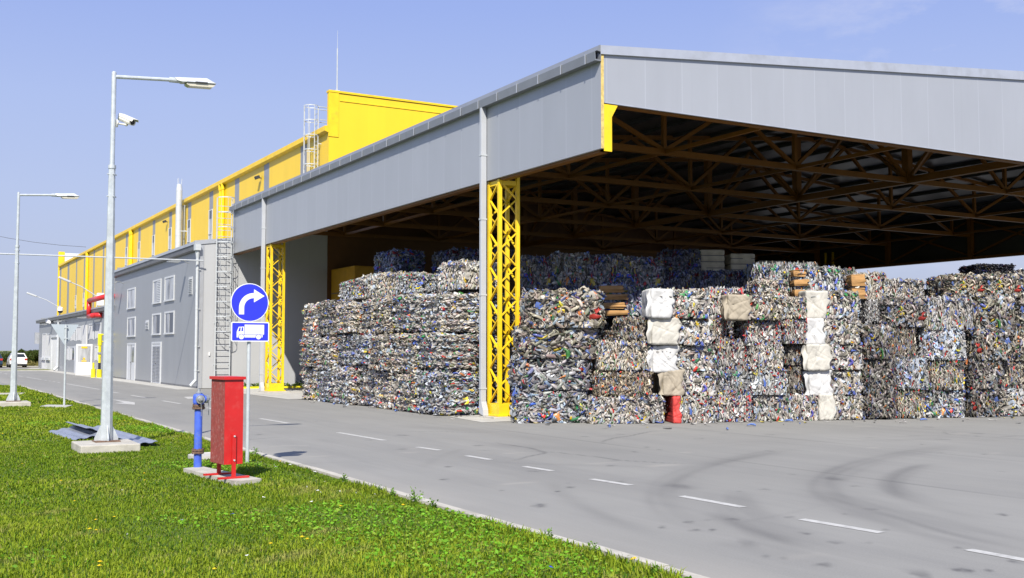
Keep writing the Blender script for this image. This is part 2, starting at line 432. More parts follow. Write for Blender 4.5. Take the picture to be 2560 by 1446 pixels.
ARCS = [([(2080, 262), (1750, 315), (1500, 362), (1250, 440), (1150, 505), (1100, 570), (1180, 650), (1400, 745), (1700, 835), (2050, 905)], .26, .55),
        ([(1000, 282), (600, 348), (300, 410), (80, 510), (10, 600), (30, 690), (150, 780), (400, 880)], .26, .5),
        ([(500, 580), (490, 640), (560, 720), (750, 850), (1000, 985), (1200, 1060)], .20, .38),
        ([(1900, 400), (1750, 435), (1650, 490), (1620, 560), (1750, 640), (1950, 700)], .16, .38),
        ([(1950, 395), (1800, 430), (1700, 490), (1680, 560), (1800, 650)], .12, .3),
        ([(300, 740), (550, 815), (800, 915), (1060, 1000)], .16, .42),
        ([(1230, 712), (1500, 780), (1850, 890), (2250, 985), (2550, 1060)], .22, .42),
        ([(1080, 585), (1300, 650), (1600, 740), (2000, 850), (2400, 945), (2700, 1000)], .3, .36),
        ([(1500, 560), (1800, 660), (2200, 770), (2560, 850)], .3, .2),
        ([(450, 930), (700, 985), (1000, 1050), (1300, 1110)], .35, .22),
        ([(0, 560), (120, 545), (220, 585)], .18, .3), ([(1120, 495), (1230, 500), (1320, 515)], .15, .35),
        ([(600, 200), (1000, 190), (1500, 170), (2300, 130)], .5, .10), ([(100, 300), (700, 250), (1500, 230), (2500, 190)], .6, .10)]
for pts, wd, dk in ARCS:
    P = np.array(zpx(pts)); stroke(P, wd * 1.25, dk * .24)
    tang = np.gradient(P, axis=0); tang /= np.linalg.norm(tang, axis=1, keepdims=True); nr = np.stack([-tang[:, 1], tang[:, 0]], 1)
    for k in range(7): stroke(P + nr * rng.normal(0, wd * .55) + rng.normal(0, .03, P.shape), rng.uniform(.035, .09), dk * rng.uniform(.10, .36), broken=.85)
S4 = lambda pts: zpx(pts, 2.844, 800, 1050)
for pts, wd, dk in [([(450, 40), (900, 60), (1500, 130), (2100, 200)], .35, .12), ([(900, 400), (1100, 440), (1300, 480)], .2, .12),
                    ([(1650, 430), (1700, 520), (1850, 610), (2100, 720), (2400, 820)], .12, .2), ([(560, 205), (620, 212)], .1, .4),
                    ([(1000, 180), (1600, 190), (2300, 240)], .4, .12), ([(300, 150), (900, 250), (1500, 380), (2300, 560)], .6, .10)]: stroke(S4(pts), wd, dk)
for x, y, l, dk in [(490, 792, 50, .9), (180, 814, 34, .8), (890, 773, 20, .8), (1222, 960, 50, .65), (2100, 1155, 50, .95), (2165, 1160, 40, .95), (2320, 1161, 26, .9),
                    (1098, 1108, 18, .9), (1130, 1098, 14, .8), (1180, 1132, 18, .9), (1000, 898, 16, .8), (735, 1058, 16, .8), (850, 1058, 14, .8), (222, 866, 12, .9),
                    (340, 868, 14, .9), (2070, 987, 14, .8), (1480, 724, 18, .7), (1295, 750, 14, .8), (1840, 1195, 60, .6), (600, 965, 70, .4), (120, 560, 70, .4), (1210, 505, 60, .35),
                    (900, 475, 8, .8), (540, 590, 14, .6), (2490, 1090, 40, .8), (1580, 860, 10, .8), (1455, 968, 10, .7), (2385, 455, 8, .7), (1970, 318, 30, .4)]:
    q = zpx([(x - l, y), (x, y + rng.uniform(-3, 3)), (x + l, y + 1)]); stroke(q, .055 if l < 60 else .16, dk * .8, soft=.8, broken=.35)
for x, y, l in [(880, 424, 30), (1780, 480, 40), (915, 334, 30), (1510, 608, 12), (1690, 510, 10), (1297, 506, 8), (2440, 763, 20), (1765, 455, 10)]:
    stroke(S4([(x - l, y), (x, y), (x + l, y)]), .05, .8, soft=.8, broken=.1)
for _ in range(60):                                        # small drips and patches
    cx_, cy_ = rng.uniform(6, 24), rng.uniform(6, 26); l = rng.uniform(.04, .2); an = rng.uniform(0, 3.1)
    stroke([(cx_ - l * math.cos(an), cy_ - l * math.sin(an)), (cx_, cy_), (cx_ + l * math.cos(an), cy_ + l * math.sin(an))], rng.uniform(.03, .07), rng.uniform(.2, .7), broken=.1)
for _ in range(26):
    cx_, cy_ = rng.uniform(6, 24), rng.uniform(6, 25); l = rng.uniform(.1, .5)
    stroke([(cx_ - l, cy_), (cx_, cy_ + .05), (cx_ + l, cy_)], rng.uniform(.05, .12), rng.uniform(.2, .5), arr=pale, broken=.2)
# dust lying along the kerb
pale = np.maximum(pale, .8 * np.clip(1 - (gx_ - 5.15) / 1.1, 0, 1) ** 1.3 * (gx_ > 5.0) * (.6 + .4 * np.sin(gy_ * 1.7) * np.sin(gy_ * .61 + 1)))
for _ in range(9):                                         # hairline cracks wandering over the yard
    p = np.array([rng.uniform(6, 20), rng.uniform(7, 25)]); a = rng.uniform(0, 6.28); Q_ = [p]
    for k in range(9): a += rng.normal(0, .35); p = p + np.array([math.cos(a), math.sin(a)]) * rng.uniform(.2, .6); Q_.append(p)
    stroke(Q_, .032, rng.uniform(.35, .6), broken=.3)
for xj in (11.6, 15.4):
    stroke([(xj + rng.normal(0, .03), y_) for y_ in np.arange(3, 26.5, 1.5)], .035, .35, broken=.6)
for _ in range(30):                                        # scuffs left by lorries turning
    cx_, cy_ = rng.uniform(7, 22), rng.uniform(4, 22); R_ = rng.uniform(5, 14); a0 = rng.uniform(0, 6.28)
    stroke([(cx_ + R_ * math.cos(a0 + t_) - R_ * math.cos(a0), cy_ + R_ * math.sin(a0 + t_) - R_ * math.sin(a0)) for t_ in np.linspace(0, rng.uniform(.15, .45), 6)], rng.uniform(.04, .14), rng.uniform(.06, .2), broken=.8)

for a, b in [((545, 1007), (880, 992)), ((500, 1078), (700, 1070))]: pass
ny, nx = gx_.shape
idx = np.arange(ny * nx).reshape(ny, nx)
q = np.stack([idx[:-1, :-1], idx[:-1, 1:], idx[1:, 1:], idx[1:, :-1]], -1).reshape(-1, 4)
keep = ~((gx_[:-1, :-1].ravel() < 4.9) & (gy_[:-1, :-1].ravel() < 55))
V = np.stack([gx_.ravel(), gy_.ravel(), np.zeros(nx * ny)], 1)
me = big_mesh('road', V, q[keep], cols=np.stack([rub.ravel(), pale.ravel(), rub.ravel() * 0], 1), mats=['asphalt'])
road = bpy.data.objects.new('road', me); COL.objects.link(road); structure(road)

# lawn sheet with a rounded far corner
LX, LY, LZ, YC = 5.0, 57.5, .09, 53.5
poly = [(-40, 1.5), (LX, 1.5), (LX, YC)] + [(LX - 4 + 4 * math.cos(t), YC + 4 * math.sin(t)) for t in np.linspace(.15, math.pi / 2, 8)] + [(-40, LY)]
lm = MB(); lm.prism(poly, lambda a, b, t: (a, b, t), -.02, LZ)
structure(lm.build('lawn_soil', 'soil'))
km = MB()                                                   # kerb stones, slightly uneven, following the lawn
yy = 1.5
while yy < YC:
    L = 1.0; j = rng.normal(0, .006); z = LZ + .03 + rng.normal(0, .004)
    km.box(LX + .002 + j, LX + .11 + j, yy + .006, yy + L - .006, -.02, z); yy += L
prev = (LX, YC)
for t in np.linspace(.15, math.pi / 2, 8):
    p = (LX - 4 + 4 * math.cos(t), YC + 4 * math.sin(t)); km.beam((prev[0] + .07, prev[1] + .05, .05), (p[0] + .07, p[1] + .07, .05), .14, .10); prev = p
km.beam((prev[0], LY + .07, .05), (-40, LY + .07, .05), .14, .10)
structure(km.build('kerb', 'concrete'))
# verge and pavement far down the road
vm = MB(); vm.box(7.5, 16, 99.5, 105.5, -.03, .04); vm.box(-40, 30, 126, 133, -.03, .03)
structure(vm.build('verge', 'field'))
pm = MB(); pm.box(10.95, 11.945, 49.0, 112.2, -.03, .012); pm.box(7.3, 17, 105.5, 106.2, -.03, .05); pm.box(7.3, 17, 98.9, 99.5, -.03, .05)
pm.box(-40, 30, 125.4, 126, -.03, .05)
structure(pm.build('pavement', 'concrete_l'))
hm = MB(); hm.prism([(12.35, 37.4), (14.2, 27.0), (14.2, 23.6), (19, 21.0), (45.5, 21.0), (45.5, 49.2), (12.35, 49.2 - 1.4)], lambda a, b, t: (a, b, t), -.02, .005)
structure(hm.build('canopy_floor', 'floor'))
h2 = MB(); h2.add([(12.15, 37.0, .008), (15.2, 37.0, .008), (15.2, 48.2, .008), (12.15, 48.2, .008)], [(0, 1, 2, 3)])
structure(h2.build('apron', 'concrete_l'))

# painted road markings, 4 mm above the asphalt
mk = MB()
def dash(p, q, wd=.12, off=0):
    p = np.array(p[:2]); q = np.array(q[:2]); d = (q - p) / np.linalg.norm(q - p); n = np.array([-d[1], d[0]]) * wd / 2
    k = 5
    for i in range(k):
        a = p + (q - p) * i / k; b = p + (q - p) * (i + 1) / k
        mk.add([(*(a - n), .004), (*(b - n), .004), (*(b + n), .004), (*(a + n), .004)], [(0, 1, 2, 3)])
for a, b in [((650, 1047), (722, 1059)), ((845, 1082), (962, 1102)), ((1043, 1118.5), (1100, 1126.5)), ((1166, 1140), (1226, 1150)), ((1310, 1167), (1380, 1178)), ((1478, 1198.5), (1578, 1214)),
             ((1703, 1241), (1858, 1269)), ((2004, 1299), (2204, 1333)), ((2420, 1375), (2600, 1408)),
             ((406, 1002.5), (451, 1010)), ((328, 989), (365, 995)), ((278, 980.5), (296, 983)), ((166, 960), (248, 974)),
             ((66, 943.5), (104, 949.5)), ((47, 940.5), (56, 942)), ((0, 932), (4, 933)), ((11, 934.5), (18, 936)), ((42, 933), (60, 934)),
             ((112, 951), (117, 951.9)), ((122, 952.6), (127, 953.4)), ((132, 954.2), (138, 955.1)), ((143, 956), (150, 957)),
             ((518, 1000), (545, 1004)), ((518, 1020), (545, 1026))]:
    dash(G(*a), G(*b))
lane = mk.build('lane_marking', 'mark', road); lane['kind'] = 'structure'
ar = MB()
def flat(pts, z=.004): ar.add([(*G(x, y)[:2], z) for x, y in pts], [tuple(range(len(pts)))])
flat([(279, 999), (337, 1006.5), (337, 1012.5), (284, 1008.5), (309, 1007)])
flat([(459, 993), (488, 992), (488, 997), (470, 998)])
flat([(488, 993.2), (548, 999.2), (548, 1002), (488, 996)])
arrow = ar.build('arrow_marking', 'mark', road); arrow['kind'] = 'structure'

# ------------------------------------------------------------------ grass
def lawn_noise(x, y, s, seed):
    r = np.random.default_rng(seed); a = r.uniform(0, 6.28, 8); k = r.normal(0, 1, (8, 2)) * s
    return sum(np.sin(x * k[i, 0] + y * k[i, 1] + a[i]) for i in range(8)) / 8
HOLES = []            # (polygon) places where concrete lies in the grass
def in_poly(x, y, P):
    ins = np.zeros(x.shape, bool); n = len(P)
    for i in range(n):
        x0, y0 = P[i]; x1, y1 = P[(i + 1) % n]
        c = ((y0 > y) != (y1 > y)) & (x < (x1 - x0) * (y - y0) / (y1 - y0 + 1e-12) + x0); ins ^= c
    return ins
def in_view(x, y, margin=.14):
    d = np.stack([x, y], 1); f2 = FW[:2] / np.linalg.norm(FW[:2]); r2 = RT[:2]
    zc = d @ f2; xc = d @ r2
    return (zc > 4) & (np.abs(xc / np.maximum(zc, .1)) < (CX / FPX + margin))
def blades(n, ylo, yhi, hmean, wd, xlo=-40, xhi=LX, bright=1.0, seed=1):
    r = np.random.default_rng(seed)
    y = r.uniform(ylo, yhi, n * 3); x = r.uniform(np.maximum(xlo, -.35 * y - 2).min(), xhi + .01, n * 3)
    k = in_view(x, y); x, y = x[k], y[k]
    for P in HOLES:
        k = ~in_poly(x, y, P); x, y = x[k], y[k]
    k = ~((y > YC) & (x > LX - 4) & (np.hypot(x - LX + 4, y - YC) > 4)); x, y = x[k][:n], y[k][:n]
    n = len(x)
    thin = lawn_noise(x, y, 2.2, 7); big = lawn_noise(x, y, .55, 3); fine = lawn_noise(x, y, 5, 9)
    edge = np.clip((LX - x) / .55, 0, 1)
    h = hmean * (.5 + .9 * r.random(n) ** 1.3) * (1 + .5 * thin + .35 * big) * (1 - .55 * (1 - edge) * (lawn_noise(x, y, 1.6, 41) < .02))
    h = np.maximum(h, .012)
    an = r.uniform(0, 6.283, n); lean = r.uniform(.15, 1.0, n) * h
    wv = wd * r.uniform(.6, 1.4, n)
    dx, dy = np.cos(an), np.sin(an); px_, py_ = -dy * wv / 2, dx * wv / 2
    z0 = LZ - .005
    V = np.empty((n, 5, 3), np.float32)
    V[:, 0] = np.stack([x - px_, y - py_, np.full(n, z0)], 1); V[:, 1] = np.stack([x + px_, y + py_, np.full(n, z0)], 1)
    mx, my = x + dx * lean * .35, y + dy * lean * .35; mz = z0 + h * .62
    V[:, 2] = np.stack([mx + px_ * .8, my + py_ * .8, mz], 1); V[:, 3] = np.stack([mx - px_ * .8, my - py_ * .8, mz], 1)
    V[:, 4] = np.stack([x + dx * lean, y + dy * lean, z0 + h * (.95 - .25 * (lean / h))], 1)
    base = np.array([.180, .275, .015]); lite = np.array([.340, .420, .030]); dry = np.array([.38, .36, .11]); deep = np.array([.060, .160, .012])
    t = np.clip(.42 + 1.0 * big + .7 * thin + .3 * fine + r.normal(0, .22, n), 0, 1)[:, None]
    c = base * (1 - t) + lite * t
    dd = np.clip(-.46 + 1.5 * fine + .75 * thin + r.normal(0, .1, n), 0, .8)[:, None]
    c = c * (1 - dd) + dry * dd
    g = (r.random(n) < .13)[:, None]; c = np.where(g, deep, c); s = (r.random(n) < .035)[:, None]; c = np.where(s, dry, c)
    c = c * bright * r.uniform(.75, 1.2, (n, 1))
    cols = np.repeat(c, 5, 0)
    b = np.arange(n)[:, None] * 5
    return V.reshape(-1, 3), b + np.array([[0, 1, 2, 3]]), b + np.array([[3, 2, 4]]), cols
# ------------------------------------------------------------------ street lamps
def slab(name, poly, z0, z1, parent=None, mat='concrete', label=None, cat=None):
    m = MB(); m.prism(poly, lambda a, b, t: (a, b, t), z0, z1)
    o = m.build(name, mat, parent, bevel=.012, loc=None if parent else (poly[0][0], poly[0][1], 0))
    HOLES.append([tuple(q) for q in poly])
    if label: tag(o, label, cat)
    return o
KS = .947
def lamp(x, y, ztop_, label):
    zb = LZ + .13
    t = thing('street_lamp', (x, y, LZ), label, 'street lamp', 'galvanised street lamps on the lawn')
    f = MB(); f.box(x - .50, x + .42, y - .72, y + .35, LZ - .06, zb); f.build('concrete_footing', 'concrete', t, bevel=.015)
    HOLES.append([(x - .50, y - .72), (x + .42, y - .72), (x + .42, y + .35), (x - .50, y + .35)])
    za = ztop_ - 1.62
    m = MB(); m.tube((x, y, zb + .02), (x, y, za), .10, .055, 8); m.tube((x, y, za), (x, y, ztop_), .040, .040, 12)
    m.ball((x, y, ztop_), .040, sc=(1, 1, .6)); m.build('pole', 'steel', t)
    m = MB(); m.box(x - .2, x + .2, y - .2, y + .2, zb + .001, zb + .02); m.build('base_plate', 'rust', t)
    for k in range(4):
        a = k * math.pi / 2; d = np.array([math.cos(a), math.sin(a), 0]); n = np.array([-d[1], d[0], 0])
        m = MB(); m.prism([(.08, .02), (.19, .02), (.19, .06), (.11, .24), (.09, .27), (.08, .27)], lambda r_, z, q: np.array([x, y, zb + z]) + d * r_ + n * q, -.008, .008)
        m.build('gusset', 'steel', t)
    m = MB(); m.tube((x, y, za - .04), (x, y, za + .02), .064, .064, 12)
    for z in (za - .14, za - .52):
        for a in (.3, 1.9, 3.5, 5.0): m.tube((x + .05 * math.cos(a), y + .05 * math.sin(a), z), (x + .085 * math.cos(a), y + .085 * math.sin(a), z), .012, n=6)
    m.build('collar', 'steel', t)
    ty = ztop_ - .07; up = .07
    m = MB(); m.tube((x, y, ty), (x + 1.0, y, ty + up), .034, n=10); m.tube((x + .92, y, ty + up * .95), (x + 1.12, y, ty + up), .048, n=10); m.build('arm', 'steel', t)
    hx, hz = x + 1.0, ty + up
    h = MB(); K = .76
    prof = [(.0, .055), (.10, .06), (.74, .075), (.92, -.03), (.95, -.055), (.28, -.05), (.18, -.06), (.06, -.02)]
    hw = lambda a: .08 + .07 * min(1, a / .3)
    vs = [(hx + a * K, y - hw(a) * (.75 if b > 0 else 1) * K, hz + (b + .05 * a) * K) for a, b in prof] + [(hx + a * K, y + hw(a) * (.75 if b > 0 else 1) * K, hz + (b + .05 * a) * K) for a, b in prof]
    n = len(prof); h.add(vs, [tuple(range(n)), tuple(reversed(range(n, 2 * n)))] + [(i, n + i, n + (i + 1) % n, (i + 1) % n) for i in range(n)])
    hd = h.build('lamp_head', 'steel_l', t, bevel=.01)
    g = MB(); g.prism([(.26, -.058), (.92, -.062), (.91, -.10), (.86, -.135), (.34, -.135), (.27, -.10)], lambda a, b, q: (hx + a * K, y + q * K, hz + (b + .05 * a) * K), -.12, .12); g.build('glass_bowl', 'lampglass', hd, bevel=.02)
    g = MB(); g.prism([(.46, -.056), (.74, -.056), (.74, -.03), (.46, -.03)], lambda a, b, q: (hx + a * K, y + q * K, hz + (b + .05 * a) * K), -.156, -.1505); g.build('latch', 'dark', hd)
    return t
q1 = G(265.5, 1101, LZ + .15); q2 = G(33, 1002, LZ + .15)
l1 = lamp(q1[0], q1[1], PY(293, 183, q1[1])[2], 'tall galvanised street lamp nearer the camera, with a security camera on its pole')
b1 = Vector(l1.location)
l2 = lamp(q2[0], q2[1], PY(44, 482, q2[1])[2], 'smaller-looking galvanised street lamp at the left edge of the lawn, without a camera')

# security camera on the near lamp pole
cx0, cy0 = b1.x, b1.y
zc = PY(325, 307, cy0)[2]
t = thing('security_camera', (cx0 + .08, cy0, zc), 'white security camera on a bracket halfway up the nearer lamp pole', 'camera')
m = MB(); m.tube((cx0 + .055, cy0, zc - .02), (cx0 + .085, cy0, zc - .02), .085, .075, 12); m.tube((cx0 + .085, cy0, zc - .02), (cx0 + .25, cy0 - .02, zc - .035), .018); m.ball((cx0 + .25, cy0 - .02, zc - .03), .035); m.build('bracket', 'cctv', t)
ax = np.array([.36, -.80, -.34]); ax /= np.linalg.norm(ax); sd = np.cross(ax, [0, 0, 1]); sd /= np.linalg.norm(sd); uu = np.cross(sd, ax)
cc_ = np.array([cx0 + .265, cy0 + .0, zc + .07])
octp = [(-.075, -.02), (-.055, -.065), (.055, -.065), (.075, -.02), (.075, .04), (.05, .075), (-.05, .075), (-.075, .04)]
m = MB(); m.prism(octp, lambda a, b, q: cc_ + sd * a + uu * b + ax * q, -.22, .20); m.build('housing', 'cctv', t, bevel=.008)
m = MB(); m.prism([(-.082, .03), (-.06, .083), (.06, .083), (.082, .03), (.075, .03), (.054, .077), (-.054, .077), (-.075, .03)], lambda a, b, q: cc_ + sd * a + uu * b + ax * q, -.23, .29); m.build('sunshade', 'cctv', t)
m = MB(); m.tube(cc_ + ax * .19, cc_ + ax * .206, .05, n=16); m.build('lens', 'black', t)
t.scale = (.84, .84, .84); t.location.x -= .008; t.location.z -= .02

# ------------------------------------------------------------------ hydrant, hose cabinet and their slab
sp = [G(*p, LZ + .06)[:2] for p in [(458, 1171), (505, 1166), (655, 1197), (588, 1204)]]
slab('concrete_slab', sp, LZ - .06, LZ + .06, label='long concrete slab under the blue hydrant and the red hose cabinet', cat='slab')
hp = G(494, 1168, LZ + .06)
hx, hy = hp[0], hp[1]
t = thing('fire_hydrant', (hx, hy, .06), 'blue standpipe hydrant with two grey caps beside the red cabinet', 'hydrant')
m = MB(); m.lathe((hx, hy, .06), [(.056, 0), (.056, .86)], 18); m.build('standpipe', 'blue', t, smooth=False)
m = MB()
for z, r in ((.20, .088), (.235, .088), (.84, .092), (.875, .085)): m.lathe((hx, hy, .06), [(r, z), (r, z + .025)], 16)
for k in range(8):
    a = k * math.pi / 4
    for z in (.19, .83): m.tube((hx + .075 * math.cos(a), hy + .075 * math.sin(a), .06 + z), (hx + .075 * math.cos(a), hy + .075 * math.sin(a), .06 + z + .08), .01, n=6)
m.build('flange', 'rust', t)
m = MB(); m.lathe((hx, hy, .06), [(.07, .90), (.082, .93), (.082, 1.02), (.07, 1.05), (.035, 1.06)], 16)
d1 = np.array([-.05, -1, 0]); d2 = np.array([.97, .25, 0]);
for d in (d1, d2): m.tube(np.array([hx, hy, 1.04]), np.array([hx, hy, 1.04]) + d * .105, .048, n=14)
m.build('valve_head', 'blue', t)
for d in (d1, d2):
    c0_ = np.array([hx, hy, 1.04])
    m = MB(); m.tube(c0_ + d * .10, c0_ + d * .135, .062, .062, 14); m.tube(c0_ + d * .135, c0_ + d * .16, .045, .03, 12); m.tube(c0_ + d * .16, c0_ + d * .185, .014, n=6); m.build('outlet_cap', 'alu', t)
    m = MB(); e = c0_ + d * .15; m.path([e, e + np.array([.01, 0, -.12]), e + np.array([.012, .004, -.24])], .005, 5); m.build('chain', 'alu', t)
m = MB(); m.lathe((hx, hy, .06), [(.04, 1.055), (.045, 1.075), (.025, 1.09), (.02, 1.13)], 12); m.ball((hx + .045, hy, 1.13), .014); m.build('spindle_cap', 'alu', t)
t.location.z = LZ + .06; t.scale = (KS, KS, KS)

# red cabinet, turned a little anticlockwise
ang = math.radians(5.9)
bx = G(592, 1197, LZ + .06)
ex = np.array([math.cos(ang), math.sin(ang), 0]); ey = np.array([-math.sin(ang), math.cos(ang), 0]); ez = np.array([0, 0, 1.0])
o_ = np.array([bx[0], bx[1], .06]) + ey * .02 - ex * .03   # ground point under the front leg
W2, DP = .128, .50
t = thing('hose_cabinet', tuple(o_), 'narrow red metal cabinet on legs beside the blue hydrant', 'cabinet')
def cab(m, a0, a1, b0, b1, z0, z1, mi=0):
    return m.obox(o_ + ex * (a0 + a1) / 2 + ey * (b0 + b1) / 2 + ez * (z0 + z1) / 2, (ex, ey, ez), ((a1 - a0) / 2, (b1 - b0) / 2, (z1 - z0) / 2), mi)
m = MB(); cab(m, -W2, W2, .03, .03 + DP, .185, 1.325)
bo = m.build('body', ['red', 'red_faded'], t)
for p_ in bo.data.polygons:
    if p_.normal.dot(Vector(ex)) < -.8: p_.material_index = 1
m = MB(); cab(m, -W2 - .022, W2 + .022, .005, .055 + DP, 1.326, 1.338); cab(m, -W2 - .022, W2 + .022, .005, .012, 1.30, 1.326); cab(m, -W2 - .022, -W2 - .016, .012, .055 + DP, 1.30, 1.326); m.build('lid', 'red', t)
for b_, nm in ((.0, 1), (.03 + DP + .002, 1)):
    m = MB(); cab(m, -.026, .026, b_, b_ + .028, .02, .58 if b_ < .1 else .6); m.build('leg', 'red', t)
    m = MB(); cab(m, -.21, .21, b_ - .012, b_ + .04, .002, .026); m.build('foot', 'red', t)
m = MB()
for z in (.24, .555): c_ = o_ + ez * z; m.tube(c_ - ey * .012, c_ + ey * .002, .012, n=8)
m.build('bolt', 'steel_l', t)
t.location.z = LZ + .06; t.scale = (KS, KS, KS)

# ------------------------------------------------------------------ road signs
sb = G(618, 1158, LZ); sx_, sy_ = sb[0], sb[1]
dzt = PY(620, 710, sy_)[2]
t = thing('road_sign', (sx_, sy_, 0), 'round blue turn-right arrow sign over a blue truck plate on one post', 'road sign')
m = MB(); m.tube((sx_, sy_, -.02), (sx_, sy_, dzt), .027, n=14); m.build('post', 'steel', t)
dz = PY(622, 757, sy_)[2]; dx = PY(622, 757, sy_)[0]; yf = sy_ - .045
def disc(m, cx_, cz, r, y0, y1, n=48): m.prism([(cx_ + r * math.cos(a), cz + r * math.sin(a)) for a in np.linspace(0, 2 * math.pi, n, endpoint=False)], lambda a, b, q: (a, q, b), y0, y1)
m = MB(); disc(m, dx, dz, .30 * KS, yf - .010, yf + .006); rp = m.build('round_plate', 'sign_white', t)
m = MB(); disc(m, dx, dz, .288 * KS, yf - .012, yf - .010); m.build('blue_field', 'sign_blue', rp)
k_ = .3 / 137 * KS
arc = lambda cx_, cy_, rx, ry, a0, a1, n: [(cx_ + rx * math.cos(a), cy_ - ry * math.sin(a)) for a in np.linspace(a0, a1, n)]
A = [(1720, 655)] + arc(1826, 608, 106, 107, math.pi, math.pi / 2, 12) + [(1827, 474), (1904, 521), (1827, 568), (1827, 537)] + arc(1824, 606, 67, 68, math.pi / 2, math.pi, 10)[0:] + [(1757, 655)]
m = MB(); m.prism([(dx + (x - 1798) * k_, dz - (y - 569) * k_) for x, y in A], lambda a, b, q: (a, q, b), yf - .0145, yf - .012); m.build('arrow_symbol', 'sign_white', rp)
# truck plate
tz = PY(623, 830, sy_)[2]; tx = PY(623, 830, sy_)[0]
def rrect(w, h, r, n=5):
    P = []
    for sx__, sy__, a0 in ((1, 1, 0), (-1, 1, math.pi / 2), (-1, -1, math.pi), (1, -1, 1.5 * math.pi)):
        for a in np.linspace(a0, a0 + math.pi / 2, n): P.append((tx + sx__ * (w / 2 - r) + r * math.cos(a), tz + sy__ * (h / 2 - r) + r * math.sin(a)))
    return P
m = MB(); m.prism(rrect(.60 * KS, .306 * KS, .025), lambda a, b, q: (a, q, b), yf - .010, yf + .006); pl = m.build('rectangular_plate', 'sign_white', t)
m = MB(); m.prism(rrect(.568 * KS, .274 * KS, .012), lambda a, b, q: (a, q, b), yf - .012, yf - .010); m.build('blue_field', 'sign_blue', pl)
kt = .6 / 450 * KS
T = lambda P: [(tx + (x - 686) * kt, tz - (y - 430) * kt) for x, y in P]
m = MB()
for P in ([(618, 347), (850, 347), (850, 462), (618, 462)], [(526, 490), (526, 432), (548, 374), (611, 370), (611, 468), (835, 468), (830, 497), (526, 497)]):
    m.prism(T(P), lambda a, b, q: (a, q, b), yf - .0135, yf - .012)
m.build('truck_symbol', 'sign_white', pl)
m = MB()
for P in ([(543, 428), (556, 382), (572, 380), (568, 424)], [(580, 424), (584, 380), (600, 378), (600, 424)], [(620, 462), (745, 462), (745, 467), (620, 467)]): m.prism(T(P), lambda a, b, q: (a, q, b), yf - .0145, yf - .0135)
for cx_ in (581, 784): disc(m, *T([(cx_, 490)])[0], 36 * kt, yf - .0145, yf - .0135, 24)
m.build('truck_window', 'sign_blue', pl)
m = MB()
for cx_ in (581, 784): disc(m, *T([(cx_, 490)])[0], 29 * kt, yf - .0155, yf - .0145, 24)
m.build('truck_wheel', 'sign_white', pl)
m = MB()
for z in (dz + .12, dz - .12, tz + .05, tz - .05): m.box(sx_ - .06, sx_ + .06, yf + .006, yf + .018, z - .012, z + .012); m.box(sx_ - .034, sx_ + .034, sy_ - .03, sy_ + .034, z - .014, z + .014)
m.build('clamp', 'steel', t)
# give-way sign seen from behind
gb = G(160.5, 1016, LZ); gx0, gy0 = gb[0], gb[1]
t = thing('give_way_sign', (gx0, gy0, 0), 'grey back of a triangular road sign on a thin post beside the far lamp', 'road sign')
m = MB(); m.tube((gx0, gy0, -.02), (gx0, gy0, PY(160, 812, gy0)[2]), .03, n=12); m.build('post', 'steel', t)
tri = [PY(127, 811, gy0 + .05), PY(197, 812, gy0 + .05), PY(163, 866, gy0 + .05)]
m = MB(); m.prism([(p[0], p[2]) for p in tri], lambda a, b, q: (a, q, b), gy0 + .032, gy0 + .042); m.build('triangular_plate', 'sign_back', t, bevel=.004)
m = MB()
for z in (tri[0][2] - .1, tri[0][2] - .42): m.box(gx0 - .045, gx0 + .045, gy0 - .034, gy0 + .032, z - .015, z + .015)
m.build('clamp', 'steel', t)
gs = [G(*p, LZ + .03)[:2] for p in [(100, 1016), (118, 1012), (182, 1013), (164, 1018)]]
slab('concrete_footing', gs, LZ - .05, LZ + .03, t, 'concrete_l')
sl2 = [G(*p, LZ + .03)[:2] for p in [(-30, 987), (-20, 983), (66, 982), (56, 985)]]
slab('concrete_slab', sl2, LZ - .05, LZ + .03, label='thin flat concrete strip in the grass behind the far lamp', cat='slab')
# manhole ring
mhc = G(530, 1139, LZ + .03)
m = MB(); m.lathe((mhc[0], mhc[1], LZ), [(.36, -.04), (.36, .05), (.27, .052), (.265, .045), (.0, .046)], 24)
o = m.build('manhole_cover', 'concrete_l', loc=(mhc[0], mhc[1], 0)); tag(o, 'round pale concrete manhole ring in the grass behind the hydrant', 'manhole')
HOLES.append([(mhc[0] + .37 * math.cos(a), mhc[1] + .37 * math.sin(a)) for a in np.linspace(0, 6.28, 14)])
# ribbed sheets dumped in the grass
def sheet(c0, c1, wd, label, tilt=0.0, zb=.05):
    p = np.array([*c0[:2], zb + LZ]); q = np.array([*c1[:2], zb + LZ]); d = q - p; L = np.linalg.norm(d); d /= L; s = np.array([-d[1], d[0], 0])
    m = MB(); n = max(6, int(wd / .05)); vs = []; fs = []
    for j in range(2):
        for i in range(n + 1):
            b = (i / n - .5) * wd; z = (.02 if i % 4 in (1, 2) else 0) + tilt * b + .02 * abs(b)
            for dz_ in (0, .004): vs.append((p if j == 0 else q) + s * b + np.array([0, 0, z + dz_]))
    k = 2 * (n + 1)
    for i in range(n):
        a = 2 * i; fs += [(a + 1, a + 3, k + a + 3, k + a + 1), (a, k + a, k + a + 2, a + 2)]
    o = m.add(vs, fs).build('metal_sheet', 'sheet_blue', loc=tuple(p)); tag(o, label, 'metal sheet', 'ribbed metal sheets lying in the grass')
    HOLES.append([tuple((r + s * e)[:2]) for r, e in ((p, -wd / 2), (q, -wd / 2), (q, wd / 2), (p, wd / 2))])
sheet(G(160, 1068, .19), G(232, 1088, .19), .62, 'blue-grey ribbed sheet left of the near lamp, lying lowest', .18, .06)
sheet(G(185, 1063, .22), G(240, 1080, .22), .34, 'short blue-grey ribbed sheet stacked on another left of the near lamp', -.25, .15)
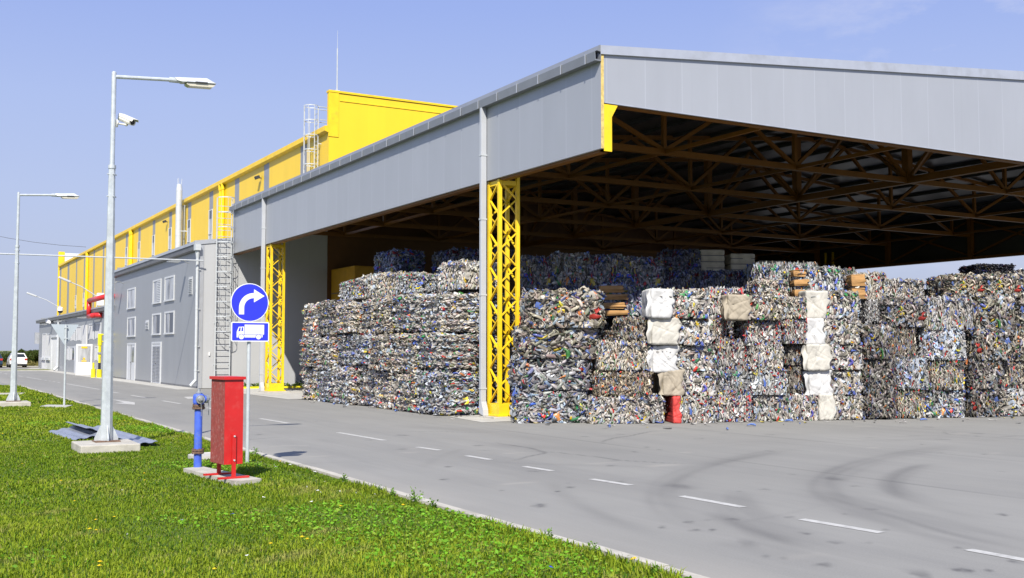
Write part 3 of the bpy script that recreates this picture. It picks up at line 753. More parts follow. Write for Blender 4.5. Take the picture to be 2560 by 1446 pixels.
sheet(G(233, 1066, .17), G(376, 1106, .17), .36, 'long narrow blue-grey ribbed sheet running behind the near lamp footing', .05, .06)
# overhead lines
m = MB(); m.tube((12.02, 49.0, 5.82), (-18.0, 49.0, 5.60), .032, n=8)
oh = m.build('overhead_pipe', 'steel_l', loc=(11.9, 49.0, 5.6)); tag(oh, 'thin grey pipe spanning level across the road to the annex corner', 'pipe')
m = MB(); a, b = PD(215, 618, 95), PD(-500, 405, 95)
pts = [a + (b - a) * t_ + np.array([0, 0, -1.6 * 4 * t_ * (1 - t_)]) for t_ in np.linspace(0, 1, 12)]
m.path([tuple(q_) for q_ in pts], .022, 4); oh = m.build('overhead_wire', 'dark', loc=tuple(a)); tag(oh, 'thin dark wire sagging through the sky at the far left', 'wire')
# ------------------------------------------------------------------ open canopy
X0, X1, Y0, Y1 = 13.42, 45.58, 19.33, 49.28
XR = (X0 + X1) / 2
SL = .0927
def ztop(x): return 8.53 + SL * (min(x, 2 * XR - x) - X0)
ZB = 7.26
can = thing('open_canopy', (X0, Y0, 0), 'large open-sided grey canopy with yellow steelwork over the stacked bales', 'canopy')
# side fascia: sandwich panels with the raw insulation showing at the near end
m = MB(); m.box(X0, X0 + .08, Y0, Y1, 6.22, 8.36); sf = m.build('side_fascia', ['silver_y', 'foam'], can)
for p_ in sf.data.polygons:
    if p_.normal.y < -.9: p_.material_index = 1
m = MB(); m.box(X1 - .08, X1, Y0, Y1 + 1.5, 6.22, 8.36); sf2 = m.build('side_fascia', ['silver_y', 'inner_shade'], can)
for p_ in sf2.data.polygons:
    if abs(p_.normal.x) > .9 and p_.center.x < X1 - X0 - .04: p_.material_index = 1  # inner face of the far fascia painted dark as shade
m = MB()
poly = [(X0 + .085, ZB), (X1 - .085, ZB), (X1 - .085, ztop(X1) - .19), (XR, ztop(XR) - .19), (X0 + .085, ztop(X0) - .19)]
m.prism(poly, lambda a, b, q: (a, q, b), Y0 + .03, Y0 + .11); ef = m.build('end_fascia', ['silver_x', 'inner_shade'], can)
for p_ in ef.data.polygons:
    if abs(p_.normal.y) > .9 and p_.center.y > .07: p_.material_index = 1  # back of the end fascia coloured dark to carry the interior shade
m = MB()                                                   # white flashing along the gable
poly = [(X0 - .02, ztop(X0) - .20), (XR, ztop(XR) - .26), (X1 + .02, ztop(X1) - .20), (X1 + .02, ztop(X1)), (XR, ztop(XR)), (X0 - .02, ztop(X0))]
m.prism(poly, lambda a, b, q: (a, q, b), Y0 - .03, Y0 + .028); m.box(X0 + .10, X1 - .1, Y0 + .005, Y0 + .028, ZB - .012, ZB + .02)
m.build('gable_flashing', 'trim', can)
m = MB()
for sgn in (0, 1):
    xa, xb = (X0 - .04, XR) if sgn == 0 else (XR, X1 + .04)
    m.prism([(xa, ztop(xa) - .24), (xb, ztop(xb) - .24), (xb, ztop(xb) - .005), (xa, ztop(xa) - .005)], lambda a, b, q: (a, q, b), Y0 + .03 + .09, Y1)
m.build('roof', ['inner_shade'], can)
m = MB()
m.prism([(X0 - .165, 8.17), (X0 - .005, 8.17), (X0 - .005, 8.38), (X0 - .02, 8.38), (X0 - .02, 8.20), (X0 - .15, 8.20), (X0 - .165, 8.37), (X0 - .18, 8.37)], lambda a, b, q: (a, q, b), Y0 - .02, Y1)
m.prism([(X0 - .12, 8.40), (X0 - .005, 8.385), (X0 - .005, 8.53), (X0 - .03, 8.54)], lambda a, b, q: (a, q, b), Y0 - .02, Y1)
gu = m.build('gutter', 'gut', can)
m = MB(); y = Y0 + .35
while y < Y1: m.box(X0 - .194, X0 - .182, y - .013, y + .013, 8.16, 8.38); m.box(X0 - .19, X0 - .03, y - .02, y + .02, 8.381, 8.39); y += 1.02
m.build('gutter_bracket', 'trim', gu)
# downpipes (square) with brackets and shoes
for yc in (PX(1216, 700, X0 - .012)[1], PX(661, 800, X0 - .012)[1]):
    m = MB(); m.box(X0 - .165, X0 - .012, yc, yc + .11, .42, 8.17)
    dp = m.build('downpipe', 'pipe', can, bevel=.008)
    m = MB(); m.prism([(yc, .42), (yc + .12, .42), (yc + .12, .12), (yc - .12, .05), (yc - .10, .20)], lambda a, b, q: (q, a, b), X0 - .165, X0 - .012); m.build('shoe', 'pipe', dp)
    m = MB()
    for z in (.75, 3.2, 5.2, 6.9): m.box(X0 - .178, X0 + .0, yc - .010, yc + .12, z - .02, z + .02)
    m.build('bracket', 'steel_l', dp)
# lattice columns
def lattice(xc, yc, w_, d_):
    x0, x1, y0, y1 = xc, xc + w_, yc, yc + d_
    zb, zt = .07, 7.26
    col = MB(); pw = .095
    col.box(x0, x1, y0, y1, zb, zb + .30); col.box(x0 - .06, x1 + .06, y0 - .06, y1 + .06, zb - .025, zb + .02)
    cb = col.build('lattice_column', 'yellow', can, bevel=.006)
    for (cx_, sx__) in ((x0, 1), (x1, -1)):
        for (cy_, sy__) in ((y0, 1), (y1, -1)):
            m = MB(); a, b = sorted((cx_, cx_ + sx__ * pw)); c, d = sorted((cy_, cy_ + sy__ * pw))
            zt_ = 6.2 if cx_ == x0 else zt
            m.box(a, b, c, d, zb + .30, zt_); m.build('post', 'yellow', cb, bevel=.006)
    m = MB(); n = 13; hgt = (6.15 - zb - .32) / n
    for k in range(n):
        z0 = zb + .32 + k * hgt; z1 = z0 + hgt
        e = (k % 2 == 0)
        for y_ in (y0 + .045, y1 - .045):
            a, b = (x1 - .09, x0 + .07) if e else (x0 + .07, x1 - .09)
            m.beam((a, y_, z0 + .015), (b, y_, z1 - .015), .03, .052, up=(0, 1, 0))
        for x_ in (x0 + .045, x1 - .045):
            a, b = (y1 - .09, y0 + .07) if e else (y0 + .07, y1 - .09)
            m.beam((x_, a, z0 + .015), (x_, b, z1 - .015), .03, .052, up=(1, 0, 0))
    for y_ in (y0 + .05, y1 - .05): m.box(x0 + .1, x1 - .1, y_ - .03, y_ + .03, 6.06, 6.18)
    for x_ in (x0 + .05, x1 - .05): m.box(x_ - .03, x_ + .03, y0 + .1, y1 - .1, 6.06, 6.18)
    m.build('lattice_bracing', 'yellow', cb)
    m = MB(); m.box(x0 - .22, x1 + .25, y0 - .16, y1 + .3, -.02, .045); m.build('column_pad', 'concrete', cb, bevel=.01)
lattice(X0 + .05, 24.05, .63, .64); lattice(X0 + .05, PX(661, 960, X0 + .05)[1] - .66, .63, .64)
lattice(X1 - .70, 24.05, .63, .64); lattice(X1 - .70, 42.75, .63, .64)
# apron of pale concrete round the near column
ap = MB(); ap.add([(*G(*q_)[:2], .006) for q_ in [(1120, 1042), (1205, 1057), (1312, 1052), (1330, 1040)]], [(0, 1, 2, 3)])
structure(ap.build('apron', 'concrete_l'))
# edge beams and the corner bracket
m = MB(); m.box(X0 + .085, X0 + .30, Y0 + .02, Y1, 6.17, 6.30); m.box(X1 - .30, X1 - .085, Y0 + .02, Y1, 6.17, 6.30)
m.box(X0 + .31, X1 - .31, Y0 + .115, Y0 + .30, ZB - .03, ZB + .12); m.build('edge_beam', 'truss', can)
m = MB(); m.prism([(X0 + .085, 6.17), (X0 + .30, 6.17), (X0 + .30, 6.95), (X0 + .46, 7.225), (X0 + .085, 7.225)], lambda a, b, q: (a, q, b), Y0 + .01, Y0 + .16); m.build('corner_bracket', 'yellow', can)
# trusses on a five-metre grid
GX = [X0 + .3 + 5.03 * k for k in range(1, 6)]
GX = [18.72, 23.78, 28.84, 33.9, 38.96, 44.0]
GY = [19.62, 23.85, 28.85, 33.85, 38.88, 43.9, 48.75]
zc_ = ZB + .09
under = lambda x: ztop(x) - .36
for j, yt in enumerate(GY):
    m = MB(); xa, xb = X0 + .3, X1 - .3
    m.beam((xa, yt, zc_), (xb, yt, zc_), .16, .17)
    for a, b in ((xa, XR), (XR, xb)): m.beam((a, yt, under(a)), (b, yt, under(b)), .14, .14)
    nodes = [xa - 1.0] + GX
    for x in GX:
        thick = .24 if abs(x - XR) < 1.5 else .11
        m.beam((x, yt, zc_), (x, yt, under(x)), thick, thick)
        for s in (-1, 1):
            xt = x + s * 2.5
            if xa - .2 < xt < xb + .2: m.beam((x, yt + .0, zc_ + .05), (xt, yt, under(xt)), .10, .11)
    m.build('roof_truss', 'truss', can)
for x in GX:
    m = MB(); th_ = .2 if abs(x - XR) < 1.5 else .085
    m.beam((x, Y0 + .2, zc_), (x, Y1 - .1, zc_), th_, th_ + .02)
    if abs(x - XR) < 1.5:
        for a, b in zip(GY[:-1], GY[1:]):
            c = (a + b) / 2; m.beam((x, a, zc_), (x, c, under(x) - .1), .1, .1); m.beam((x, c, under(x) - .1), (x, b, zc_), .1, .1)
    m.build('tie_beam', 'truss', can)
m = MB(); k = 0
xp = X0 + 1.2
while xp < X1 - 1:
    m.box(xp - .05, xp + .05, Y0 + .2, Y1 - .1, ztop(xp) - .36, ztop(xp) - .245); xp += 1.68
m.build('purlin', 'dark', can)
m = MB()                                                   # bracing on the far side wall
for a, b in zip(GY[:-1], GY[1:]):
    m.beam((X1 - .16, a, 6.35), (X1 - .16, b, 8.1), .08, .08); m.beam((X1 - .16, a, 8.1), (X1 - .16, b, 6.35), .08, .08)
    m.box(X1 - .3, X1 - .1, a - .12, a + .12, 6.3, 8.3)
m.build('wall_bracing', 'truss', can)

# ------------------------------------------------------------------ yellow hall
HX, HY0, HY1, ZH = 18.06, 49.3, 149.0, 12.68
hall = thing('factory_hall', (HX, HY0, 0), 'long tall yellow factory hall with grey stripes behind the low grey annex', 'factory')
STR = [53.0, 59.4, 65.5, 71.75, 77.85, 84.0, 90.1, 96.1, 102.0, 108.3, 114.6, 120.6, 127.2, 133.3, 140.1, 147.4]
m = MB(); yprev = HY0 + .26; last = HY1 - .25
for s in STR:
    wd = 1.0 if s < 139 else 1.7
    a, b = s - wd / 2, s + wd / 2
    m.box(HX, HX + .15, yprev, a, 0, ZH, 0); m.box(HX + .004, HX + .15, a, b, 0, ZH, 1); yprev = b
m.box(HX, HX + .15, yprev, last, 0, ZH, 0); m.build('side_wall', ['yellow_y', 'stripe'], hall)
m = MB(); zw = lambda x: ztop(x) - .12
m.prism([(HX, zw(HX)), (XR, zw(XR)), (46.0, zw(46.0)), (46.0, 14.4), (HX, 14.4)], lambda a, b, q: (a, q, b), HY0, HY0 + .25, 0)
m.prism([(HX, 0), (46.0, 0), (46.0, zw(46.0)), (XR, zw(XR)), (HX, zw(HX))], lambda a, b, q: (a, q, b), HY0 + .004, HY0 + .25, 1); m.build('end_wall', ['yellow_x', 'shaded_wall_brown'], hall)  # wall below the roof line takes the painted shade, yellow stays above
m = MB(); m.box(HX - .03, 46.0, HY0 - .05, HY0 + .30, 14.4, 14.5); m.box(HX + .55, 46, HY0 - .03, HY0 - .002, 14.0, 14.04)
m.box(HX - .03, HX + .5, HY0 - .03, HY0 - .002, 12.2, 14.39); m.build('parapet_flashing', 'yellow', hall)
m = MB(); m.box(HX + .16, 46, HY0 + .26, HY1, ZH - .35, ZH - .1); m.build('roof', 'roof_out', hall)
m = MB()
m.prism([(HX - .22, ZH - .22), (HX - .003, ZH - .30), (HX - .003, ZH + .02), (HX - .22, ZH + .02)], lambda a, b, q: (a, q, b), HY0 - .04, HY1 - .6)
m.prism([(HX - .14, ZH + .025), (HX + .2, ZH + .025), (HX + .2, ZH + .12), (HX - .1, ZH + .10)], lambda a, b, q: (a, q, b), HY0 + .31, HY1 - .6)
m.build('gutter', 'yellow', hall)
m = MB(); m.box(HX - .13, HX + .62, HY1 - .25, HY1, 0, 14.5); m.build('corner_pier', 'yellow', hall)
m = MB(); m.box(HX + .62, 30, HY1 - .2, HY1, 10, 14.35); m.build('parapet', 'white_sheet', hall)
for yc in (68.7, 99.4, 124.6):
    for dy in (-.32, .32):
        m = MB(); m.tube((HX - .10, yc + dy, 4.4), (HX - .10, yc + dy, ZH - .6), .10, n=10); m.tube((HX - .10, yc + dy, ZH - .6), (HX - .14, yc + dy, ZH - .22), .13, .13, 10); m.build('downpipe', 'yellow', hall)
for s in STR[3:9] + STR[12:14]:
    z1 = 11.1; z0 = 8.6
    if s > 120: z0, z1 = 6.6, 8.1
    m = MB(); wy = .40
    m.box(HX - .05, HX + .0, s - wy - .06, s - wy, z0, z1 + .06); m.box(HX - .05, HX, s + wy, s + wy + .06, z0, z1 + .06)
    m.box(HX - .03, HX, s - wy, s + wy, z1, z1 + .06); m.box(HX - .05, HX, s - wy, s + wy, (z0 + z1) / 2 - .35, (z0 + z1) / 2 - .29)
    wn_ = m.build('window', 'frame', hall)
    m = MB(); m.box(HX - .012, HX - .002, s - wy, s + wy, z0, z1 - .55); m.build('pane', 'glass', wn_)
    m = MB(); m.box(HX - .014, HX - .002, s - wy, s + wy, z1 - .55, z1); m.build('pane', 'glass_dark', wn_)
for px_, py_ in ((645, 445), (413, 555)):
    q_ = PX(px_, py_, HX - .2)
    m = MB(); m.box(HX - .12, HX - .002, q_[1] - .03, q_[1] + .03, q_[2] - .03, q_[2] + .03); m.obox(q_ + np.array([-.05, 0, .02]), ((1, 0, .4), (0, 1, 0), (-.4, 0, 1)), (.12, .16, .09)); m.build('floodlight', 'dark', hall, bevel=.01)
q_ = PY(843.5, 230, HY0 + .1)
m = MB(); zt = PY(843.5, 76, HY0 + .1)[2]; m.tube((q_[0], HY0 + .15, 14.5), (q_[0], HY0 + .15, zt - .9), .032, n=8); m.tube((q_[0], HY0 + .15, zt - .9), (q_[0], HY0 + .15, zt), .012, .006, n=6)
m.box(q_[0] - .12, q_[0] + .12, HY0 + .08, HY0 + .22, 14.5, 14.56); m.build('lightning_rod', 'steel_l', hall)

def ladder(name, root, org, ex_, en, w_, z0, z1, zc0, rails=True, mat='steel_l'):
    """cage ladder: org = centre on the wall, ex_ along the wall, en out of the wall"""
    org = np.array(org, float); ex_ = np.array(ex_, float); en = np.array(en, float); U = np.array([0, 0, 1.0])
    m = MB()
    for s in (-1, 1): m.beam(org + ex_ * s * w_ / 2 + en * .18 + U * z0, org + ex_ * s * w_ / 2 + en * .18 + U * z1, .042, .036)
    lad = m.build(name, mat, root)
    m = MB(); z = z0 + .25
    while z < z1 - .1: m.tube(org - ex_ * w_ / 2 + en * .18 + U * z, org + ex_ * w_ / 2 + en * .18 + U * z, .015, n=5); z += .28
    m.build('rung', mat, lad)
    m = MB(); z = z0 + .8
    while z < z1 - 1.2:
        for s in (-1, 1): m.beam(org + ex_ * s * w_ / 2 + U * z, org + ex_ * s * w_ / 2 + en * .2 + U * z, .03, .05)
        z += 1.9
    m.build('wall_bracket', mat, lad)
    # hoops and vertical straps
    R_ = .37; c = org + en * .45
    angs = np.linspace(-math.pi * .18, math.pi * 1.18, 11)
    P = lambda a, z: c + ex_ * R_ * math.cos(a) + en * R_ * math.sin(a) + U * z
    m = MB(); z = zc0
    while z <= z1 + .01:
        pts = [org - 0 * en + ex_ * w_ / 2 + en * .18 + U * z] + [P(a, z) for a in angs] + [org - ex_ * w_ / 2 + en * .18 + U * z]
        for a, b in zip(pts[:-1], pts[1:]): m.beam(a, b, .006, .045)
        z += (z1 - zc0) / max(1, round((z1 - zc0) / .72))
    for a in (angs[1], angs[3], angs[5], angs[7], angs[9]): m.beam(P(a, zc0), P(a, z1), .032, .006, up=tuple(ex_))
    m.build('safety_cage', mat, lad)
    return lad
YL = PX(778, 300, HX - .45)[1]; ZL = PY(778, 266, YL)[2]
lad = ladder('caged_ladder', hall, (HX, YL, 0), (0, 1, 0), (-1, 0, 0), .5, 7.4, ZL, 8.0)
m = MB()
for dy in (-.3, .3):
    m.path([(HX - .2, YL + dy, ZL - .05), (HX + .75, YL + dy, ZL - .05), (HX + .75, YL + dy, ZH)], .022, 6); m.path([(HX - .1, YL + dy, 13.2), (HX + .75, YL + dy, 13.2)], .018, 6)
m.build('handrail', 'steel_l', lad)
q_ = PX(460.5, 560, HX - .1)
m = MB()
for dy in (-.22, .22): m.beam((HX - .16, q_[1] + dy, 7.2), (HX - .16, q_[1] + dy, 12.3), .05, .05)
z = 7.4
while z < 12.2: m.tube((HX - .16, q_[1] - .22, z), (HX - .16, q_[1] + .22, z), .015, n=5); z += .3
for z in (8.6, 10.4, 12.2): m.box(HX - .17, HX, q_[1] - .24, q_[1] - .2, z, z + .05); m.box(HX - .17, HX, q_[1] + .2, q_[1] + .24, z, z + .05)
m.build('ladder', 'steel_l', hall)

# ------------------------------------------------------------------ two-storey grey annex
AX, AY0, AY1 = 11.95, 49.32, 71.3
def arf(x): return 6.62 + .128 * (x - AX)
an = thing('grey_annex', (AX, AY0, 0), 'two-storey grey metal annex with white windows and a caged ladder on its end', 'annex')
m = MB(); m.box(AX, AX + .12, AY0 + .125, AY1, .0, 6.6); m.box(AX + .13, HX - .01, AY1 - .12, AY1, 0, 7.0); m.build('side_wall', 'grey_y', an)
m = MB(); m.prism([(AX, .02), (HX - .005, .02), (HX - .005, arf(HX)), (AX, arf(AX))], lambda a, b, q: (a, q, b), AY0, AY0 + .12); m.build('end_wall', 'grey_lit', an)
m = MB(); m.prism([(AX - .24, arf(AX) - .03), (HX - .02, arf(HX)), (HX - .02, arf(HX) + .16), (AX - .24, arf(AX) + .10)], lambda a, b, q: (a, q, b), AY0 + .13, AY1); m.build('roof', 'roof_out', an)
m = MB(); m.prism([(AX - .26, arf(AX) - .06), (HX - .02, arf(HX) - .02), (HX - .02, arf(HX) + .19), (AX - .26, arf(AX) + .13)], lambda a, b, q: (a, q, b), AY0 - .04, AY0 + .125); m.box(AX - .01, AX + .16, AY0 - .025, AY0 - .002, .02, 6.55); m.build('gable_flashing', 'trim', an)
m = MB()
m.prism([(AX - .22, 6.36), (AX - .08, 6.32), (AX - .004, 6.34), (AX - .004, 6.585), (AX - .23, 6.585)], lambda a, b, q: (a, q, b), AY0 + .13, AY1); gt = m.build('gutter', 'trim_dark', an)
m = MB(); m.box(AX - .27, AX - .245, AY0 + .13, AY1, 6.585, 6.72); m.build('eaves_flashing', 'trim', an)
m = MB(); m.box(AX + .0, AX + .0 - .015, AY0 + .15, AY1, 0, .10); m.build('plinth', 'trim_dark', an)
# downpipe with hopper
yd = AY0 - .02
m = MB(); m.box(AX - .27, AX - .02, yd - .22, yd + .13, 6.30, 6.57); m.tube((AX - .13, yd - .05, 6.3), (AX - .13, yd - .05, 5.95), .11, .07, 12); m.tube((AX - .13, yd - .05, 5.95), (AX - .13, yd - .05, .38), .068, n=12)
m.tube((AX - .13, yd - .05, .40), (AX - .38, yd - .12, .13), .072, n=12)
dpp = m.build('downpipe', 'steel_l', an)
m = MB()
for z in (5.4, 3.6, 1.9, .8): m.tube((AX - .13, yd - .05, z), (AX - .13, yd - .05, z + .05), .078, n=12); m.box(AX - .13, AX + .02, yd - .07, yd - .03, z, z + .04)
m.build('bracket', 'steel_l', dpp)
def window(root, y0, y1, z0, z1, style=0, X=None, pane='glass', sill=True):
    X = AX if X is None else X
    fw = .09 if y1 - y0 < 3 else .12; d = .045
    m = MB(); m.box(X - d, X, y0, y0 + fw, z0, z1); m.box(X - d, X, y1 - .05, y1, z0, z1); m.box(X - .04, X, y0 + fw, y1 - fw, z1 - fw, z1)
    if style == 3: m.box(X - .02, X, (y0 + y1) / 2 - .05, (y0 + y1) / 2 + .05, z0 + .06, z1 - fw)
    o = m.build('window', 'frame', root)
    if sill: s_ = MB(); s_.box(X - .08, X, y0 + .002, y1 - .002, z0 - .03, z0 + .05); s_.build('sill', 'frame', o)
    m = MB(); ym = (y0 + y1) / 2
    m.box(X - .012, X - .002, ym + .05, y1 - fw, z0 + .05, z1 - fw); m.build('pane', pane, o)
    m = MB(); m.box(X - .014, X - .002, y0 + fw, ym - .05, z0 + .05, z1 - fw)
    m.build('pane', 'glass_dark' if style == 1 else pane, o)
    if style == 3:
        m = MB(); z = z0 + .1
        while z < z1 - .15: m.box(X - .035, X - .016, y0 + fw, ym - .06, z, z + .05); z += .09
        m.build('louvre', 'frame', o)
    return o
for y0, y1, z0, z1, st in ((57.45, 59.45, 4.24, 5.5, 3), (54.4, 56.55, 4.26, 5.5, 0), (64.4, 66.8, 4.2, 5.4, 0), (64.2, 66.6, 2.56, 3.7, 0), (57.4, 59.5, 2.58, 3.7, 1), (54.3, 56.4, 2.58, 3.72, 1)):
    window(an, y0, y1, z0, z1, st)
def door(root, y0, y1, z1, louv, name='door', glass=True):
    X = AX
    m = MB(); fw = .14
    m.box(X - .05, X, y0, y0 + fw, 0, z1); m.box(X - .05, X, y1 - fw, y1, 0, z1); m.box(X - .05, X, y0 + fw, y1 - fw, z1 - .1, z1); m.box(X - .03, X, y0 + fw, y1 - fw, .02, z1 - .1)
    d = m.build(name, 'frame', root)
    m = MB(); ym = (y0 + y1) / 2
    if louv:
        z = .15
        while z < z1 - .2: m.obox((X - .045, ym - .48 * (y1 - y0) * .42, z), ((1, 0, .5), (0, 1, 0), (-.5, 0, 1)), (.03, (y1 - y0) * .19, .008)); m.obox((X - .045, ym + .48 * (y1 - y0) * .42, z), ((1, 0, .5), (0, 1, 0), (-.5, 0, 1)), (.03, (y1 - y0) * .19, .008)); z += .075
        m.build('louvre', 'trim', d)
    else:
        m.box(X - .034, X - .03, y0 + .35, ym - .15, 1.05, z1 - .25); m.build('pane', 'glass', d)
        m = MB(); m.box(X - .045, X - .03, ym - .03, ym + .03, .05, z1 - .1); m.build('leaf_joint', 'trim_dark', d)
    m = MB(); m.tube((X - .05, ym - .1, 1.05), (X - .09, ym - .1, 1.05), .02, n=6); m.box(X - .10, X - .085, ym - .22, ym - .08, 1.03, 1.07); m.build('handle', 'dark', d)
door(an, 64.0, 66.45, 2.17, False); door(an, 57.15, 59.45, 2.19, True, 'louvred_door')
for y0, y1, z0, z1 in ((50.65, 51.4, 4.35, 5.2), (60.5, 61.3, 2.88, 3.4)):
    m = MB(); m.box(AX - .02, AX, y0, y1, z0, z1); z = z0 + .06
    while z < z1 - .06: m.obox((AX - .04, (y0 + y1) / 2, z), ((1, 0, .6), (0, 1, 0), (-.6, 0, 1)), (.03, (y1 - y0) / 2 - .06, .006)); z += .085
    m.build('vent', 'frame', an)
def wall_lamp(root, px_, py_, name='wall_lamp'):
    q_ = PX(px_, py_, AX - .35)
    m = MB(); m.path([(AX, q_[1], q_[2] - .05), (AX - .25, q_[1], q_[2] + .08), (AX - .45, q_[1], q_[2] + .06)], .022, 6)
    m.prism([(-.40, .09), (-.95, .02), (-1.0, -.03), (-.5, -.06), (-.38, .0)], lambda a, b, q: (AX + a, q_[1] + q, q_[2] + b), -.13, .13)
    m.build(name, 'alu', root)
wall_lamp(an, 452, 655); wall_lamp(an, 294, 707)
ladder('caged_ladder', an, ((12.6 + 13.36) / 2, AY0, 0), (1, 0, 0), (0, -1, 0), .68, .3, 8.75, 2.6)
chy = PX(447, 540, 17.45)[1]; zt = PX(447, 462, 17.45)[2]
m = MB(); m.tube((17.45, chy, 6.9), (17.45, chy, zt - .5), .22, n=16); m.tube((17.45, chy, zt - .5), (17.45, chy, zt), .23, .17, 16)
for a in (0, 2.1, 4.2): m.tube((17.45 + .15 * math.cos(a), chy + .15 * math.sin(a), zt), (17.45 + .19 * math.cos(a), chy + .19 * math.sin(a), zt + .42), .018, n=5)
z = 7.8
while z < zt - .6: m.tube((17.45, chy, z), (17.45, chy, z + .05), .228, n=16); z += 1.1
for z in (8.3, 10.3): m.box(17.5, HX, chy - .2, chy - .14, z, z + .06)
m.build('chimney', 'steel_l', an)
m = MB(); m.box(AX + .45, AX + .51, AY0 - .05, AY0 - .002, 1.5, 1.66); m.build('switch_box', 'white', an)

# ------------------------------------------------------------------ low far annex
BY1 = 112.0
lo = thing('low_annex', (AX, AY1, 0), 'lower grey annex at the far end with a white open door and red pipe', 'annex')
zB = 4.55; brf = lambda x: zB + .10 * (x - AX)
m = MB(); m.box(AX, AX + .12, AY1 + .005, BY1, -.1, zB); m.box(AX + .125, HX - .01, BY1 - .12, BY1, -.1, zB + .3); m.build('side_wall', 'grey_y', lo)
m = MB(); m.prism([(AX - .30, zB + .0), (HX - .02, brf(HX)), (HX - .02, brf(HX) + .12), (AX - .30, zB + .10)], lambda a, b, q: (a, q, b), AY1 + .01, BY1 + .5); m.build('roof', 'roof_out', lo)
m = MB(); m.prism([(AX - .26, zB - .22), (AX - .004, zB - .22), (AX - .004, zB - .01), (AX - .28, zB - .01)], lambda a, b, q: (a, q, b), AY1 + .01, BY1 + .5); m.build('gutter', 'trim_dark', lo)
fx = lambda px_: PX(80 + px_ / 3.805, 900, AX)[1]
zz = lambda px_, py_: PX(80 + px_ / 3.805, 600 + py_ / 3.805, AX)[2]
for a, b, t0, t1 in ((368, 405, 870, 962), (418, 464, 822, 962), (538, 585, 798, 950), (602, 652, 790, 940), (325, 352, 1015, 1145), (362, 405, 1015, 1147), (600, 628, 1010, 1150)):
    window(lo, fx(b), fx(a), zz((a + b) / 2, t1), zz((a + b) / 2, t0), 1 if a in (362,) else 0, pane='curtain', sill=False)
for a, b in ((476, 520),):
    m = MB(); m.box(AX - .06, AX, fx(b), fx(a), zz(498, 1010), zz(498, 812)); m.build('glazed_panel', 'curtain', lo)
m = MB(); m.box(AX - .12, AX, fx(447), fx(418), -.05, 2.1); m.build('door_frame', 'frame', lo)
for a, b in ((98, 132), (140, 176)):
    o = window(lo, fx(b), fx(a), .0, zz((a + b) / 2, 892), 0, pane='curtain', sill=False)
    s_ = MB(); s_.box(AX - .16, AX, fx(b) + .01, fx(a) - .01, .86, 1.08); s_.build('transom', 'frame', o)
m = MB(); y0, y1 = fx(246), fx(186); m.box(AX - .08, AX, y0, y0 + .25, 0, 3.05); m.box(AX - .08, AX, y1 - .25, y1, 0, 3.05); m.box(AX - .14, AX, y0 + .25, y1 - .25, 2.85, 3.05)
gd = m.build('garage_door', 'frame', lo); m = MB(); m.box(AX - .03, AX - .002, y0 + .25, y1 - .25, 0, 2.85); m.build('door_panel', 'white', gd)
yd2 = fx(259); m = MB(); m.tube((AX - .12, yd2, zB - .2), (AX - .12, yd2, .35), .10, n=10); m.tube((AX - .12, yd2, .36), (AX - .42, yd2 - .1, .08), .11, n=10); m.build('downpipe', 'steel_l', lo)
# open white door leaf
ya = 79.4
m = MB(); xa, xb = 10.86, 11.92
m.box(xa, xb, ya, ya + .06, .02, .92); m.box(xa, xa + .12, ya, ya + .06, .92, 2.18); m.box(xb - .12, xb, ya, ya + .06, .92, 2.18); m.box(xa + .12, xb - .12, ya, ya + .06, 2.02, 2.18)
for z in (.25, .45, .65): m.box(xa + .08, xb - .08, ya - .008, ya - .001, z, z + .015)
dr = m.build('open_door', 'white', lo)
m = MB(); m.box(xa + .12, xb - .12, ya + .02, ya + .03, .92, 2.02); m.build('pane', 'glass', dr)
m = MB(); m.box(xa + .33, xa + .72, ya + .005, ya + .018, 1.88, 2.0); m.box(xa + .36, xa + .68, ya + .005, ya + .018, .96, 1.04); m.tube((xa + .52, ya + .004, 1.16), (xa + .52, ya + .018, 1.16), .08, n=12); m.build('yellow_sticker', 'yellow', dr)
# red pipe loop
zr1, zr0 = PX(240, 748, 11.55)[2], PX(240, 788, 11.55)[2]; yr = PX(223, 760, 11.55)[1]
m = MB(); m.path([(AX + .3, AY1 + .3, zr1), (11.55, AY1 + .4, zr1), (11.55, yr, zr1), (11.55, yr, zr0), (11.55, yr - 2.6, zr0), (AX + .05, yr - 3.0, zr0)], .17, 12); m.build('red_pipe', 'red_pipe', lo, smooth=True)
wall_lamp(lo, 217, 795); wall_lamp(lo, 118, 812); wall_lamp(lo, 155, 804)
q_ = PX(123, 806, AX - .3)
m = MB(); m.obox(q_ + np.array([0, 0, .05]), ((.6, -.7, -.2), (.7, .6, 0), (.1, 0, 1)), (.28, .13, .12)); m.box(q_[0], AX, q_[1] - .03, q_[1] + .03, q_[2], q_[2] + .04); m.build('wall_camera', 'white', lo)
m = MB(); q_ = PY(98, 846, BY1 + .4); m.box(q_[0] - .4, q_[0] + .55, BY1 + .1, BY1 + .6, q_[2] - .55, q_[2] + .55); m.build('wall_unit', 'trim', lo)
m = MB(); q_ = PX(262, 722, HX); 
